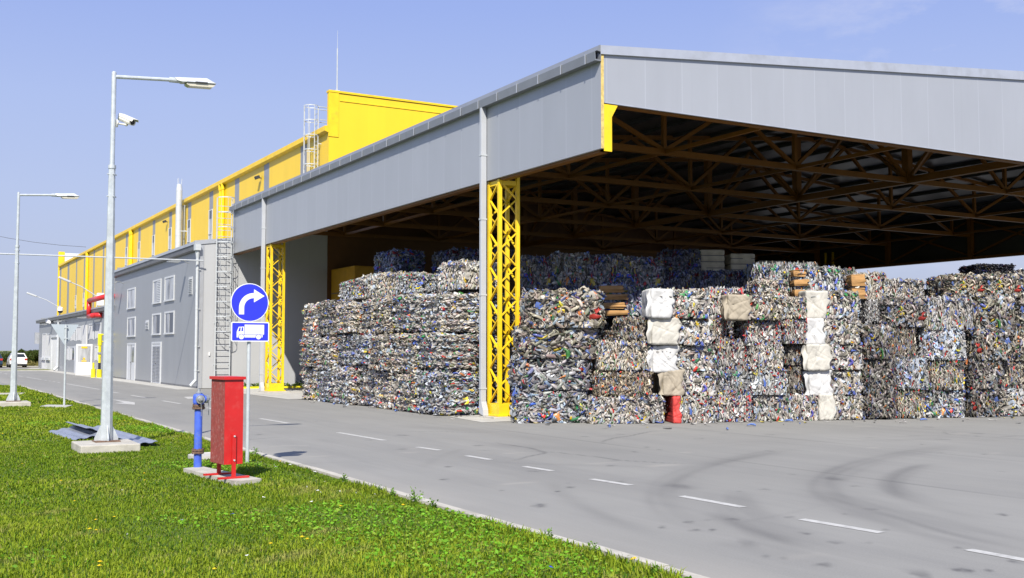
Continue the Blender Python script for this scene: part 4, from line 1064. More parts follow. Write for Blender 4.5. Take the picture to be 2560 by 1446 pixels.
# bracket lamps reaching out over the eaves
for (hx_, hz_), (bx_, bz_), lab in (((165, 701), (243, 742), 'curved bracket lamp with a white box at its foot, over the red pipe'), ((82, 738), (150, 770), 'curved bracket lamp above the far end of the low annex')):
    b_ = PX(bx_, bz_, 12.3); h_ = PY(hx_, hz_, b_[1])
    t = thing('bracket_lamp', (b_[0], b_[1], zB), lab, 'lamp', 'bracket lamps over the low annex')
    m = MB(); m.tube((b_[0], b_[1], zB + .05), tuple(b_ + np.array([0, 0, .2])), .05, n=8)
    mid = b_ * .5 + h_ * .5 + np.array([0, 0, .12])
    m.path([tuple(b_), tuple(mid), tuple(h_)], .035, 7); m.build('arm', 'steel_l', t)
    m = MB(); d = (h_ - mid) / np.linalg.norm(h_ - mid); m.obox(h_ + d * .1, (d, (0, 1, 0), np.cross(d, (0, 1, 0))), (.42, .15, .07)); m.build('lamp_head', 'steel_l', t, bevel=.03)
    if hx_ > 100:
        m = MB(); m.box(b_[0] - .02, b_[0] + .42, b_[1] - .3, b_[1] + .1, b_[2] - .65, b_[2] + .25); m.build('white_box', 'white', t, bevel=.03)
    else:
        m = MB(); m.ball((b_[0], b_[1] - .25, zB + .62), .22, n=12, k=8); m.build('dome_camera', 'black', t); m = MB(); m.lathe((b_[0], b_[1] - .25, zB + .62), [(.235, 0), (.235, .25), (.12, .33)], 12); m.build('dome_cover', 'white', t)
# gas riser in yellow
gq = G(248, 944); gx1, gy1 = 11.30, PX(248, 940, 11.30)[1]
t = thing('gas_riser', (gx1, gy1, 0), 'yellow gas pipe standing by the white open door, with a black band', 'gas pipe')
m = MB(); m.tube((gx1, gy1, 0), (gx1, gy1, .52), .16, n=12); m.tube((gx1, gy1, .52), (gx1, gy1, 1.3), .075, n=10); m.tube((gx1, gy1, 1.3), (gx1, gy1, 2.05), .09, n=10); m.tube((gx1, gy1, 2.05), (gx1, gy1, 2.75), .13, n=10)
m.tube((gx1 - .12, gy1, 2.74), (gx1 + .65, gy1, 2.74), .06, n=8); m.tube((gx1, gy1, 2.3), (gx1 + .65, gy1, 2.3), .05, n=8); m.build('riser_pipe', 'gas', t)
m = MB(); m.tube((gx1, gy1, .53), (gx1, gy1, .95), .082, n=10); m.build('black_band', 'black', t)
m = MB(); m.box(gx1 - .1, gx1 + .1, gy1 - .12, gy1 + .12, 1.5, 1.62); m.build('valve', 'alu', t)
m = MB(); m.tube((gx1 - .28, gy1 + .5, 0), (gx1 - .28, gy1 + .5, .55), .15, n=12); m.tube((gx1 - .28, gy1 + .5, .55), (gx1 - .28, gy1 + .5, .95), .06, n=8)
o = m.build('bollard', 'gas', loc=(gx1 - .28, gy1 + .5, 0)); tag(o, 'short yellow bollard just left of the yellow gas pipe', 'bollard')
# yellow cabin against the hall end wall, inside the canopy
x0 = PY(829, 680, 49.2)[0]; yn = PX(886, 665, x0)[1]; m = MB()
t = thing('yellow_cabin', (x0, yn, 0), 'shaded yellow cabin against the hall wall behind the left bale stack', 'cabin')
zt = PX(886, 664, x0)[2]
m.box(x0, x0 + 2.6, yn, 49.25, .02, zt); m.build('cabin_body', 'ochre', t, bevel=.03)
m = MB(); m.box(x0 + 1.2, x0 + 1.26, yn - .03, yn, .05, zt - .02); m.box(x0 - .02, x0, yn + .1, 49.2, zt - 1.2, zt - 1.16); m.build('cabin_seam', 'trim_dark', t)
# yellow kerb and weeds strip by the annex end wall
yk = MB(); yk.box(12.4, 14.9, 48.2, 48.32, -.02, .09); yk.box(14.9, 19.0, 48.2, 48.32, -.02, .085)
yk = yk.build('painted_kerb', 'gas', loc=(12.4, 48.2, 0)); tag(yk, 'low yellow painted kerb at the foot of the annex end wall', 'kerb')
# ------------------------------------------------------------------ bales of crushed bottles
def norm(a): return a / (np.linalg.norm(a, axis=-1, keepdims=True) + 1e-9)
NT, RG, SG = 24, 5, 6
def bottle_templates(r):
    T = np.empty((NT, RG * SG, 3))
    for k in range(NT):
        L = r.uniform(.13, .27); rad = r.uniform(.030, .047); flat = r.uniform(.3, .75)
        ts = np.array([0, .18, .55, .8, 1.0]) - .5; rs = np.array([.75, 1.05, .95, .75, .35]) * rad
        kink = r.normal(0, .03, 2)
        for i in range(RG):
            for j in range(SG):
                a = 2 * math.pi * j / SG + .4 * i * r.uniform(-.5, .5)
                q = rs[i] * r.uniform(.62, 1.3)
                T[k, i * SG + j] = (ts[i] * L + r.normal(0, .008), q * math.cos(a) + kink[0] * (1 - 4 * ts[i] ** 2), q * math.sin(a) * flat + kink[1] * (1 - 4 * ts[i] ** 2))
    return T
TPL = bottle_templates(np.random.default_rng(3))
BQ = []
for i in range(RG - 1):
    for j in range(SG): BQ.append((i * SG + j, i * SG + (j + 1) % SG, (i + 1) * SG + (j + 1) % SG, (i + 1) * SG + j))
for e in (0, (RG - 1) * SG): BQ += [(e, e + 1, e + 2, e + 3), (e, e + 3, e + 4, e + 5)]
BQ = np.array(BQ)
PAL_CLEAR = [((.44, .43, .41), 34), ((.34, .325, .295), 24), ((.52, .52, .51), 12), ((.22, .205, .18), 12), ((.33, .39, .48), 13), ((.08, .13, .42), 4.0), ((.08, .08, .085), 3.5), ((.07, .20, .08), 1.2), ((.46, .035, .03), 1.7), ((.56, .42, .04), 1.2), ((.52, .18, .04), .8)]
PAL_DARK = [((.33, .31, .275), 30), ((.22, .205, .185), 24), ((.45, .435, .41), 13), ((.13, .125, .12), 14), ((.21, .26, .34), 10), ((.08, .13, .36), 4.0), ((.04, .04, .044), 7), ((.06, .18, .08), 1.0), ((.40, .04, .03), 1.1), ((.54, .18, .05), .9), ((.55, .43, .04), .7)]
PAL_MIX = [((.38, .37, .345), 28), ((.29, .27, .24), 24), ((.46, .46, .45), 11), ((.27, .34, .43), 10), ((.19, .175, .155), 11), ((.05, .05, .06), 6), ((.07, .12, .40), 3.8), ((.05, .24, .08), 2.6), ((.46, .04, .03), 1.5), ((.58, .45, .04), 1.3), ((.52, .20, .05), .9)]
PAL_BLUE = [((.24, .26, .31), 20), ((.11, .12, .16), 24), ((.42, .42, .42), 14), ((.045, .05, .07), 16), ((.06, .16, .09), 8), ((.27, .25, .22), 14), ((.42, .05, .05), 5), ((.05, .09, .40), 9), ((.48, .38, .06), 2.5)]
PAL_FOIL = [((.50, .51, .53), 50), ((.40, .41, .43), 30), ((.62, .63, .64), 20)]
PAL_CAN = [((.45, .44, .43), 34), ((.30, .29, .28), 18), ((.52, .52, .52), 16), ((.42, .05, .05), 9), ((.10, .17, .42), 6), ((.05, .05, .06), 6), ((.50, .42, .10), 2), ((.35, .38, .45), 9)]
CAPS = np.array([(.55, .03, .03), (.62, .06, .05), (.04, .09, .55), (.05, .12, .6), (.75, .55, .02), (.75, .75, .74), (.05, .33, .08), (.62, .23, .03), (.03, .10, .50), (.70, .70, .70)])
def pick(r, pal, n):
    c = np.array([p[0] for p in pal]); w_ = np.array([p[1] for p in pal], float); return c[r.choice(len(c), n, p=w_ / w_.sum())]
def rbox_grid(w, d, h, rad, k=9):
    """rounded box shell: vertices on six patches, closed (w,d centred, h from 0)"""
    V = []; Q = []
    hs = np.array([w, d, h]) / 2
    def face(ax, sg):
        u, v = [(1, 2), (2, 0), (0, 1)][ax]
        b = len(V)
        for i in range(k + 1):
            for j in range(k + 1):
                p = np.zeros(3); p[ax] = sg; p[u] = 2 * i / k - 1; p[v] = 2 * j / k - 1
                p = p * hs; inner = np.clip(p, -(hs - rad), hs - rad); dd = p - inner
                L = np.linalg.norm(dd); p = inner + dd / L * rad if L > 1e-9 else p
                V.append(p + [0, 0, h / 2])
        for i in range(k):
            for j in range(k):
                a = b + i * (k + 1) + j; q = (a, a + k + 1, a + k + 2, a + 1); Q.append(q if sg > 0 else q[::-1])
    for ax in range(3):
        for sg in (-1, 1): face(ax, sg)
    return np.array(V), np.array(Q)
def bale_mesh(name, W, D, Hh, style, pal, seed, dens=210, film=.12, size=1.0, back=False, straps=4, loose=.03, caps=60):
    r = np.random.default_rng(seed)
    CV, CQ = rbox_grid(W - .10, D - .10, Hh - .08, .10, 10)
    CV[:, 2] += .04
    CV += r.normal(0, .006, CV.shape)
    hs = np.array([W, D, Hh]) / 2
    faces = [(1, -1), (0, -1), (0, 1), (2, 1)] + ([(1, 1)] if back else [])
    P = []; Nn = []; U = []; Vv = []
    for ax, sg in faces:
        u, v = {0: (1, 2), 1: (0, 2), 2: (0, 1)}[ax]
        n = int(4 * hs[u] * hs[v] * dens * (1.0 if (ax == 1 or W < D) else .8))
        p = np.zeros((n, 3)); p[:, u] = r.uniform(-1, 1, n) * hs[u] * 1.0; p[:, v] = r.uniform(-1, 1, n) * hs[v]
        p[:, ax] = sg * hs[ax]
        nn = np.zeros((n, 3)); nn[:, ax] = sg
        # strap grooves
        gc = p[:, 2] if style == 'H' else (p[:, 0] if ax != 0 else p[:, 1]); gl = Hh if style == 'H' else (W if ax != 0 else D)
        t = ((gc + gl / 2) / gl * straps) % 1.0; groove = np.minimum(t, 1 - t) * gl / straps
        dep = -.012 - (.095 if style == 'H' else .06) * np.exp(-(groove / (.05 if style == 'H' else .026)) ** 2) * (1.0 if style != 'M' else .25) + r.normal(0, loose * .55, n) - .03 * r.random(n)
        # slump at the rims
        rim = np.maximum(np.abs(p[:, u]) / hs[u], np.abs(p[:, v]) / hs[v]); dep -= .13 * np.clip((rim - .80) / .20, 0, 1) ** 2
        p += nn * dep[:, None]
        P.append(p); Nn.append(nn)
        uu = np.zeros((n, 3)); uu[:, u] = 1; vv = np.zeros((n, 3)); vv[:, v] = 1
        U.append(uu); Vv.append(vv)
    P = np.concatenate(P); Nn = np.concatenate(Nn); U = np.concatenate(U); Vv = np.concatenate(Vv); n = len(P)
    P[:, 2] += Hh / 2
    P[:, 2] = np.maximum(P[:, 2], .03)
    sp_ = {'V': .35, 'H': .3, 'M': 9}[style]
    lead, oth = (Vv, U) if style == 'V' else (U, Vv)
    if style == 'M': a = r.uniform(0, math.pi, (n, 1)); ex_ = lead * np.cos(a) + oth * np.sin(a)
    else: ex_ = lead + oth * r.normal(0, sp_, (n, 1))
    ex_ = norm(ex_ + Nn * r.normal(0, .22 if style != 'M' else .35, (n, 1)))
    ez_ = norm(Nn + U * r.normal(0, .30, (n, 1)) + Vv * r.normal(0, .30, (n, 1)))
    ey_ = norm(np.cross(ez_, ex_)); ez_ = np.cross(ex_, ey_)
    tpl = TPL[r.integers(0, NT, n)] * (.70 * size * r.uniform(.5, 1.2, (n, 1, 1)))
    BV = P[:, None, :] + tpl[:, :, :1] * ex_[:, None, :] + tpl[:, :, 1:2] * ey_[:, None, :] + tpl[:, :, 2:] * ez_[:, None, :]
    BV[..., 2] = np.maximum(BV[..., 2], .004)
    c = pick(r, pal, n) * np.array([.96, .91, .85]) * r.uniform(.68, 1.22, (n, 1)) + r.normal(0, .012, (n, 3)); c = np.clip(c, .012, .52)
    # blotches: neighbours share a tone (whole sacks of one kind pressed together)
    bl = np.sin(P[:, 0] * 7 + seed) * np.sin(P[:, 2] * 8 + seed * 2) * np.sin(P[:, 1] * 6 + seed * 3); c *= (1 + .22 * bl)[:, None]
    bc = np.repeat(c, RG * SG, 0) * r.uniform(.88, 1.1, (n * RG * SG, 1))
    BQa = (np.arange(n)[:, None, None] * (RG * SG) + BQ[None]).reshape(-1, 4)
    # film scraps: crumpled 3x3 sheets
    nf = int(n * film); ii = r.integers(0, n, nf); K = 4
    su = r.uniform(.03, .085, (nf, 1, 1)) * size; sv = r.uniform(.03, .10, (nf, 1, 1)) * size
    gu, gv = np.meshgrid(np.linspace(-1, 1, K), np.linspace(-1, 1, K)); gu = gu.ravel()[None, :, None]; gv = gv.ravel()[None, :, None]
    FV = (P[ii] + Nn[ii] * .015)[:, None, :] + ey_[ii][:, None, :] * gu * su + ex_[ii][:, None, :] * gv * sv + ez_[ii][:, None, :] * r.normal(0, .028, (nf, K * K, 1)) + r.normal(0, .008, (nf, K * K, 3))
    FV[..., 2] = np.maximum(FV[..., 2], .004)
    fc = pick(r, pal, nf) * r.uniform(.8, 1.3, (nf, 1)); fcs = np.repeat(np.clip(fc, .02, .75), K * K, 0)
    fq = np.array([(i * K + j, i * K + j + 1, (i + 1) * K + j + 1, (i + 1) * K + j) for i in range(K - 1) for j in range(K - 1)])
    FQ = (np.arange(nf)[:, None, None] * K * K + fq[None]).reshape(-1, 4)
    # bottle caps
    ic = r.integers(0, n, caps); ang = np.linspace(0, 2 * math.pi, 6, endpoint=False)
    sz = r.uniform(.016, .030, (caps, 1))
    ring = lambda off, s: (P[ic] + Nn[ic] * (.035 + off))[:, None, :] + (U[ic][:, None, :] * np.cos(ang)[None, :, None] + Vv[ic][:, None, :] * np.sin(ang)[None, :, None] + Nn[ic][:, None, :] * (r.normal(0, .4, (caps, 1, 1)) * np.cos(ang)[None, :, None])) * (sz * s)[:, :, None]
    CPV = np.concatenate([ring(-.015, 1), ring(.008, 1)], 1)
    cq = np.array([(j, (j + 1) % 6, 6 + (j + 1) % 6, 6 + j) for j in range(6)] + [(6, 7, 8, 9), (6, 9, 10, 11)])
    CPQ = (np.arange(caps)[:, None, None] * 12 + cq[None]).reshape(-1, 4)
    cpc = np.repeat(CAPS[r.integers(0, len(CAPS), caps)] * .9, 12, 0)
    Vs = [CV, BV.reshape(-1, 3), FV.reshape(-1, 3), CPV.reshape(-1, 3)]; off = np.cumsum([0] + [len(v) for v in Vs])
    Q = np.concatenate([q_ + o_ for q_, o_ in zip((CQ, BQa, FQ, CPQ), off)])
    cols = np.concatenate([np.full((len(CV), 3), .2), bc, fcs, cpc])
    mi = np.concatenate([np.ones(len(CQ)), np.zeros(len(BQa) + len(FQ) + len(CPQ))])
    return big_mesh(name, np.concatenate(Vs), Q, cols=cols, mats=['bottle', 'core'], mi=mi)
DIM = {'N': (1.0, 1.05, .66), 'W': (1.5, 1.05, .76), 'L': (1.2, 1.56, 1.16)}
VAR = {}
for k, (key, st, pal, kw) in enumerate([('N', 'V', PAL_CLEAR, {}), ('N', 'V', PAL_CAN, dict(size=.85)), ('N', 'V', PAL_MIX, {}), ('N', 'V', PAL_DARK, dict(size=.95)), ('N', 'V', PAL_BLUE, {}), ('N', 'V', PAL_CLEAR, dict(size=1.1)), ('N', 'V', PAL_MIX, dict(size=1.0)), ('N', 'V', PAL_CLEAR, dict(size=.95)), ('N', 'V', PAL_CLEAR, dict(size=1.05)), ('N', 'V', PAL_MIX, dict(size=.9)), ('N', 'V', PAL_CLEAR, dict(size=1.0))]):
    VAR.setdefault('N', []).append(bale_mesh('bale', *DIM['N'], st, pal, 20 + k, dens=640, film=.06, straps=5, caps=55, **kw))
for k, (st, pal, kw) in enumerate([('M', PAL_DARK, dict(size=1.25, loose=.055)), ('V', PAL_DARK, dict(size=.8)), ('M', PAL_MIX, dict(size=1.15, loose=.05)), ('V', PAL_CLEAR, {}), ('M', PAL_BLUE, dict(size=1.0)), ('M', PAL_DARK, dict(size=1.15, loose=.06, film=.16)), ('V', PAL_MIX, dict(size=.85)), ('M', PAL_CLEAR, dict(size=1.1, loose=.05)), ('M', PAL_DARK, dict(size=1.4, loose=.06))]):
    kw.setdefault('film', .09); VAR.setdefault('W', []).append(bale_mesh('bale', *DIM['W'], st, pal, 40 + k, dens=540, straps=5, caps=55, **kw))
for k, (st, pal, kw) in enumerate([('H', PAL_MIX, {}), ('H', PAL_DARK, {}), ('H', PAL_CLEAR, {}), ('H', PAL_MIX, dict(size=1.1)), ('H', PAL_CLEAR, dict(size=1.1)), ('H', PAL_MIX, {}), ('H', PAL_CLEAR, {}), ('H', PAL_MIX, dict(size=.9))]):
    VAR.setdefault('L', []).append(bale_mesh('bale', *DIM['L'], st, pal, 60 + k, dens=520, film=.08, straps=(5, 4, 6, 5, 6, 4, 5, 6)[k], caps=110, loose=.035, **kw))
FOIL = bale_mesh('bale', *DIM['N'], 'M', PAL_FOIL, 80, dens=320, size=.7, caps=2)

# wrapping sacks, cardboard ends and cream bales
def vnoise(P, s, seed):
    r = np.random.default_rng(seed); k = r.normal(0, 1, (10, 3)) * s; a = r.uniform(0, 6.28, 10)
    return np.sin(P @ k.T + a).mean(1)
def cloth_block(name, x0, x1, y0, y1, z0, z1, mat, seed, parent=None, fold=.030, rad=.055, k=44, vert=True, gather=.0):
    V, Q = rbox_grid(x1 - x0, y1 - y0, z1 - z0, rad, k)
    V += [(x0 + x1) / 2, (y0 + y1) / 2, z0]
    c = np.array([(x0 + x1) / 2, (y0 + y1) / 2, (z0 + z1) / 2]); d = norm(V - c)
    S = V * np.array([1, 1, .30 if vert else 1.0])
    rid = lambda q_: 1 - 2.2 * np.abs(q_)
    f = vnoise(V, 4, seed) * 1.1 + rid(vnoise(S, 8, seed + 1)) * .55 + rid(vnoise(V * [1, 1, .6], 13, seed + 2)) * .30 - .3
    rr_ = np.random.default_rng(seed + 5)
    for _ in range(26):                                     # sharp creases across the cloth
        a_ = rr_.normal(math.pi / 2, .55); n_ = np.array([math.sin(a_), -math.cos(a_)]); o2 = np.array([rr_.uniform(x0, x1), rr_.uniform(z0, z1)])
        dl = (V[:, [0, 2]] - o2) @ n_; al = (V[:, [0, 2]] - o2) @ np.array([math.cos(a_), math.sin(a_)]); L_ = rr_.uniform(.1, .35)
        f -= rr_.uniform(.12, .55) * np.exp(-np.abs(dl) / rr_.uniform(.012, .03)) * np.exp(-(al / L_) ** 4)
    hem = ((V[:, 0] - x0) / (x1 - x0)) ** 4
    V[:, 0] += hem * (.028 * np.sin(V[:, 2] * 9 + seed) + .018 * np.sin(V[:, 2] * 23 + seed * 3))
    V = V + d * (f * fold)[:, None]
    t = (V[:, 2] - z0) / (z1 - z0)
    V[:, 0] = c[0] + (V[:, 0] - c[0]) * (1 - gather * np.exp(-((t - .04) / .12) ** 2) - gather * .6 * np.exp(-((t - .97) / .10) ** 2))
    me = big_mesh(name, V, Q, mats=[mat]); me.polygons.foreach_set('use_smooth', [True] * len(me.polygons))
    o = bpy.data.objects.new(name, me); COL.objects.link(o); o.parent = parent
    return o
def sack(parent, frac, mat, seed, flap=True, left=True):
    W, D, Hh = DIM['N']; r = random.Random(seed)
    x0 = -W / 2 - .07; x1 = x0 + frac
    s = cloth_block('wrapping_sack', x0, x1, -D / 2 - .085, D / 2, -.01, Hh + .03, mat, seed, parent, gather=.03)
    if flap:                                                # the torn mouth of the sack hanging free on the left
        m = MB(); n = 7; vs = []; fs = []
        for i in range(n + 1):
            for j in range(4):
                z = Hh * (.02 + .96 * i / n); u = j / 3
                sw = .06 + .018 * math.sin(i * 1.9 + seed) + .02 * math.sin(i * .8 + seed * 2)
                vs.append((x0 + .03 - u * (.05 + sw), -D / 2 - .02 - .05 * math.sin(u * 3 + i * .9 + seed) - u * .03, z + r.uniform(-.02, .02)))
        for i in range(n):
            for j in range(3): a = i * 4 + j; fs.append((a, a + 1, a + 5, a + 4))
        o = m.add(vs, fs).build('sack_mouth', mat, None, smooth=True, recalc=False, loc=(0, 0, 0)); o.parent = s
        sd_ = o.modifiers.new('thick', 'SOLIDIFY'); sd_.thickness = .006
        sb_ = o.modifiers.new('sub', 'SUBSURF'); sb_.levels = 2; sb_.render_levels = 2
    return s
def cardboard(parent, frac, seed, rows=3, dims=None):
    W, D, Hh = dims or DIM['N']; r = random.Random(seed)
    m = MB()
    for k in range(rows):
        z0, z1 = Hh * k / rows + r.uniform(.01, .04), Hh * (k + 1) / rows - r.uniform(.015, .05); b = r.uniform(-.04, .05)
        x0 = -W / 2 - .05 + r.uniform(-.02, .02); x1 = -W / 2 + frac + r.uniform(-.09, .05)
        yf = -D / 2 - .07
        n = 5; vs = []; fs = []
        for i in range(n + 1):
            z = z0 + (z1 - z0) * i / n; bu = .04 * math.sin(math.pi * i / n) + b
            vs += [(x0 + r.uniform(-.006, .006), -D / 2 + .30, z), (x0 - .02 * math.sin(math.pi * i / n), yf - bu * .6, z), (x1 + r.uniform(-.035, .035), yf - bu + r.uniform(-.02, .02), z + r.uniform(-.015, .015))]
        for i in range(n):
            for j in range(2): a = 3 * i + j; fs.append((a, a + 1, a + 4, a + 3))
        m.add(vs, fs)
        m.add([(x0, yf, z1), (x1, yf, z1 + r.uniform(-.03, .01)), (x1, -D / 2 + .3, z1), (x0, -D / 2 + .3, z1 - .02)], [(0, 1, 2, 3)])
    o = m.build('cardboard', 'card', None, recalc=False, loc=(0, 0, 0)); o.parent = parent
    sd_ = o.modifiers.new('thick', 'SOLIDIFY'); sd_.thickness = .008
    return o

BALES = []
ORD = ['bottom', 'second', 'third', 'fourth', 'fifth', 'sixth', 'seventh']
def put(mesh, dims, pos, rotz, w_, h_, d_, label, group, tint=(1, 1, 1), cat='bale', keep=False):
    o = bpy.data.objects.new('bale', mesh); COL.objects.link(o)
    o.location = pos; o.rotation_euler = (rng.normal(0, .012), rng.normal(0, .012), rotz)
    fl = -1 if (len(BALES) * 7919 % 11) < 5 and not keep else 1
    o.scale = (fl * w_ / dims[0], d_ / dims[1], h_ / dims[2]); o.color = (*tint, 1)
    tag(o, label, cat, group); BALES.append(o); return o
ROT = math.radians(-25)
E2 = np.array([math.sin(-ROT), math.cos(ROT), 0]); E2 = np.array([-math.sin(ROT), math.cos(ROT), 0])   # into the stack
def ybase(x): return float(np.interp(x, [1290, 1664, 2045, 2160, 2560, 2700], [1057.5, 1060, 1052, 1050, 1041.5, 1040]))
def front(key, vi, xl, xr, yt, yb, label, setback=0.0, tint=(1, 1, 1), group='pressed bottle bales in the right-hand stacks', turn=0.0, mesh=None, d_=None):
    keep = ' sack' in label or 'cardboard' in label
    xc = (xl + xr) / 2; g = G(xc, ybase(xc)); D0 = depth(g) + setback
    mpp = D0 / FPX
    p0 = PD(xc, yb, D0); p1 = PD(xc, yt, D0)
    dm = DIM[key]; d_ = d_ or dm[1]
    z0 = max(0.0, p0[2]); hh = max(.2, p1[2] - z0)
    br_ = rng.uniform(.86, 1.14)
    pos = np.array([p0[0], p0[1], z0]) + E2 * (d_ / 2 + rng.normal(0, .05))
    return put(mesh or VAR[key][vi], dm, tuple(pos), ROT + turn + rng.normal(0, .025), (xr - xl) * mpp * .965, hh * .965, d_, label, group, tuple(q_ * br_ for q_ in tint), keep=keep)
SA = 'in the stack against the near yellow column'
beige, bluey, greyd, darkt = (1.02, .99, .92), (.93, 1.0, 1.12), (.88, .88, .87), (.74, .74, .76)
front('W', 2, 1288, 1470, 978, 1060, 'wide grey-blue bottom bale ' + SA, tint=bluey)
front('W', 0, 1286, 1480, 891, 979, 'wide bluish-grey second bale ' + SA, tint=bluey)
front('W', 8, 1298, 1500, 817, 898, 'wide beige-grey third bale ' + SA, tint=greyd)
front('W', 5, 1318, 1512, 728, 820, 'shaggy beige top bale ' + SA, tint=beige)
SB = 'in the second stack from the near yellow column'
front('W', 3, 1468, 1666, 990, 1061, 'wide pale bottom bale ' + SB)
front('W', 1, 1490, 1638, 926, 993, 'sandy brown second bale ' + SB, tint=(1.12, 1.02, .86))
front('W', 3, 1496, 1634, 853, 926, 'pale grey third bale ' + SB, tint=beige)
front('N', 3, 1550, 1632, 794, 853, 'small brownish upper bale ' + SB, setback=.35, tint=beige)
front('N', 3, 1508, 1556, 826, 853, 'low narrow brownish bale, upper left ' + SB, setback=.6, tint=beige)
LS = 'of the left sack-ended column'
c = [front('N', 0, 1684, 1793, 991, 1060, 'bottle bale at the foot ' + LS + ', with a red sack end'),
     front('N', 7, 1664, 1795, 926, 991, 'bale with a crumpled tan sack end, second layer ' + LS),
     front('N', 5, 1640, 1795, 862, 929, 'bale with a split white sack end, third layer ' + LS),
     front('N', 8, 1634, 1783, 794, 864, 'bale with a bulging cream-white sack, fourth layer ' + LS),
     front('N', 2, 1632, 1775, 724, 796, 'bale with a bright white sack end, topmost ' + LS)]
for o, fr, mt, fl in zip(c, (.20, .42, .44, .50, .42), ('sack_red', 'sack_tan', 'sack_white', 'sack_cream', 'sack_white'), (False, True, True, True, True)): sack(o, fr, mt, 100 + len(BALES) + c.index(o) * 7, fl)
SD = 'in the stack right of the left sack-ended bales'
front('N', 1, 1793, 1884, 988, 1055, 'red-flecked bottom bale ' + SD)
front('N', 2, 1794, 1878, 926, 990, 'bluish second bale ' + SD, setback=.1, tint=bluey)
front('N', 1, 1788, 1876, 846, 926, 'dark red-flecked third bale ' + SD, setback=.25, tint=greyd)
front('N', 1, 1772, 1822, 794, 848, 'narrow brown-grey fourth bale ' + SD, setback=.5, tint=beige)
front('N', 1, 1771, 1866, 720, 796, 'red-flecked top bale ' + SD, setback=.5)
SE = 'in the stack left of the right sack-ended bales'
front('N', 5, 1880, 1978, 985, 1056, 'clear-bottle bottom bale at the left ' + SE)
front('N', 7, 1976, 2052, 988, 1053, 'clear-bottle bottom bale at the right ' + SE)
front('N', 0, 1873, 1971, 921, 988, 'pale bluish second bale at the left ' + SE, tint=(.98, 1.04, 1.12))
front('N', 3, 1967, 2024, 912, 984, 'dark second bale set back right ' + SE, setback=.35, tint=greyd)
front('N', 10, 1874, 1962, 861, 925, 'pale third bale at the left ' + SE)
front('N', 3, 1962, 2018, 850, 914, 'dark third bale set back right ' + SE, setback=.4, tint=greyd)
front('N', 1, 1862, 1958, 796, 864, 'dark red-flecked fourth bale at the left ' + SE, setback=.05, tint=greyd)
front('N', 1, 1953, 2019, 793, 860, 'dark red-flecked fourth bale at the right ' + SE, setback=.15, turn=.1, tint=greyd)
o = front('N', 9, 1822, 1962, 737, 800, 'bale with a gathered tan sack end, left of the right sack-ended column', setback=-.05, tint=beige); sack(o, .42, 'sack_tan', 300, True)
front('N', 5, 1956, 2020, 743, 797, 'light fifth bale at the right ' + SE, setback=.1, tint=beige)
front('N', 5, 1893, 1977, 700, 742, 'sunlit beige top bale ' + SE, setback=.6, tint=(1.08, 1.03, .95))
o = front('N', 6, 1984, 2110, 668, 746, 'blue and white bale with a brown cardboard end above the stacks', setback=.9, tint=bluey); cardboard(o, .27, 5)
front('N', 4, 2072, 2145, 672, 735, 'shaded dark-blue bale beside the cardboard-ended bales', setback=1.3)
RS = 'of the right sack-ended column'
c = [front('N', 10, 2048, 2162, 986, 1052, 'bale with a slim cream sack at the foot ' + RS),
     front('N', 8, 2028, 2162, 925, 990, 'bale with a white sack torn open, second layer ' + RS),
     front('N', 7, 2018, 2160, 860, 926, 'bale with a fat cream sack, third layer ' + RS),
     front('N', 10, 2020, 2158, 796, 862, 'bale with a clean white sack, fourth layer ' + RS),
     front('N', 6, 2022, 2158, 728, 798, 'bale with a puffed cream sack, topmost ' + RS)]
for o, fr, mt, k in zip(c, (.38, .46, .46, .38, .44), ('sack_cream', 'sack_white', 'sack_cream', 'sack_white', 'sack_cream'), range(5)): sack(o, fr, mt, 200 + 9 * k, k in (1, 2, 3))
GS = 'in the big stack right of the right sacks'
front('W', 0, 2160, 2240, 970, 1047, 'dark bottom bale at the left ' + GS, tint=darkt)
front('W', 6, 2236, 2320, 970, 1046, 'grey-brown bottom bale at the right ' + GS, tint=beige)
front('W', 0, 2158, 2242, 894, 974, 'dark second bale at the left ' + GS, tint=darkt)
front('W', 7, 2236, 2322, 894, 974, 'bluish-grey second bale at the right ' + GS, tint=bluey)
front('W', 8, 2156, 2228, 816, 898, 'dark shaggy third bale, left side, ' + GS, tint=darkt)
front('W', 1, 2222, 2300, 814, 898, 'beige-grey third bale at the right ' + GS, tint=beige)
front('N', 3, 2168, 2206, 748, 810, 'silver foil bale under the torn cardboard', setback=.5, mesh=FOIL)
front('W', 5, 2200, 2316, 748, 820, 'shaggy dark bale, fourth layer ' + GS, setback=.25, tint=darkt)
front('W', 3, 2200, 2318, 697, 756, 'pale bale topmost ' + GS, setback=.5)
o = front('N', 0, 2126, 2222, 684, 752, 'bale with torn cardboard hanging from its end, against the sky', setback=.8, tint=beige); cardboard(o, .40, 9, 2)
HS = 'in the second stack from the right edge'
front('W', 2, 2318, 2420, 972, 1046, 'bluish bottom bale ' + HS, tint=bluey)
front('W', 6, 2318, 2418, 898, 976, 'beige-grey second bale ' + HS, tint=beige)
front('W', 7, 2302, 2420, 820, 902, 'bluish-grey third bale ' + HS, tint=bluey)
front('W', 3, 2308, 2438, 742, 826, 'pale grey fourth bale ' + HS, tint=(.97, .99, 1.04))
IS = 'in the stack at the right edge'
front('W', 5, 2420, 2500, 970, 1043, 'dark bottom bale at the left ' + IS, tint=darkt)
front('W', 7, 2495, 2640, 970, 1042, 'mixed grey bottom bale at the right ' + IS)
front('W', 0, 2420, 2505, 898, 974, 'dark brown second bale at the left ' + IS, tint=darkt)
front('W', 1, 2500, 2640, 898, 974, 'beige second bale at the right ' + IS, tint=beige)
front('W', 5, 2424, 2530, 822, 902, 'brownish third bale at the left ' + IS, tint=greyd)
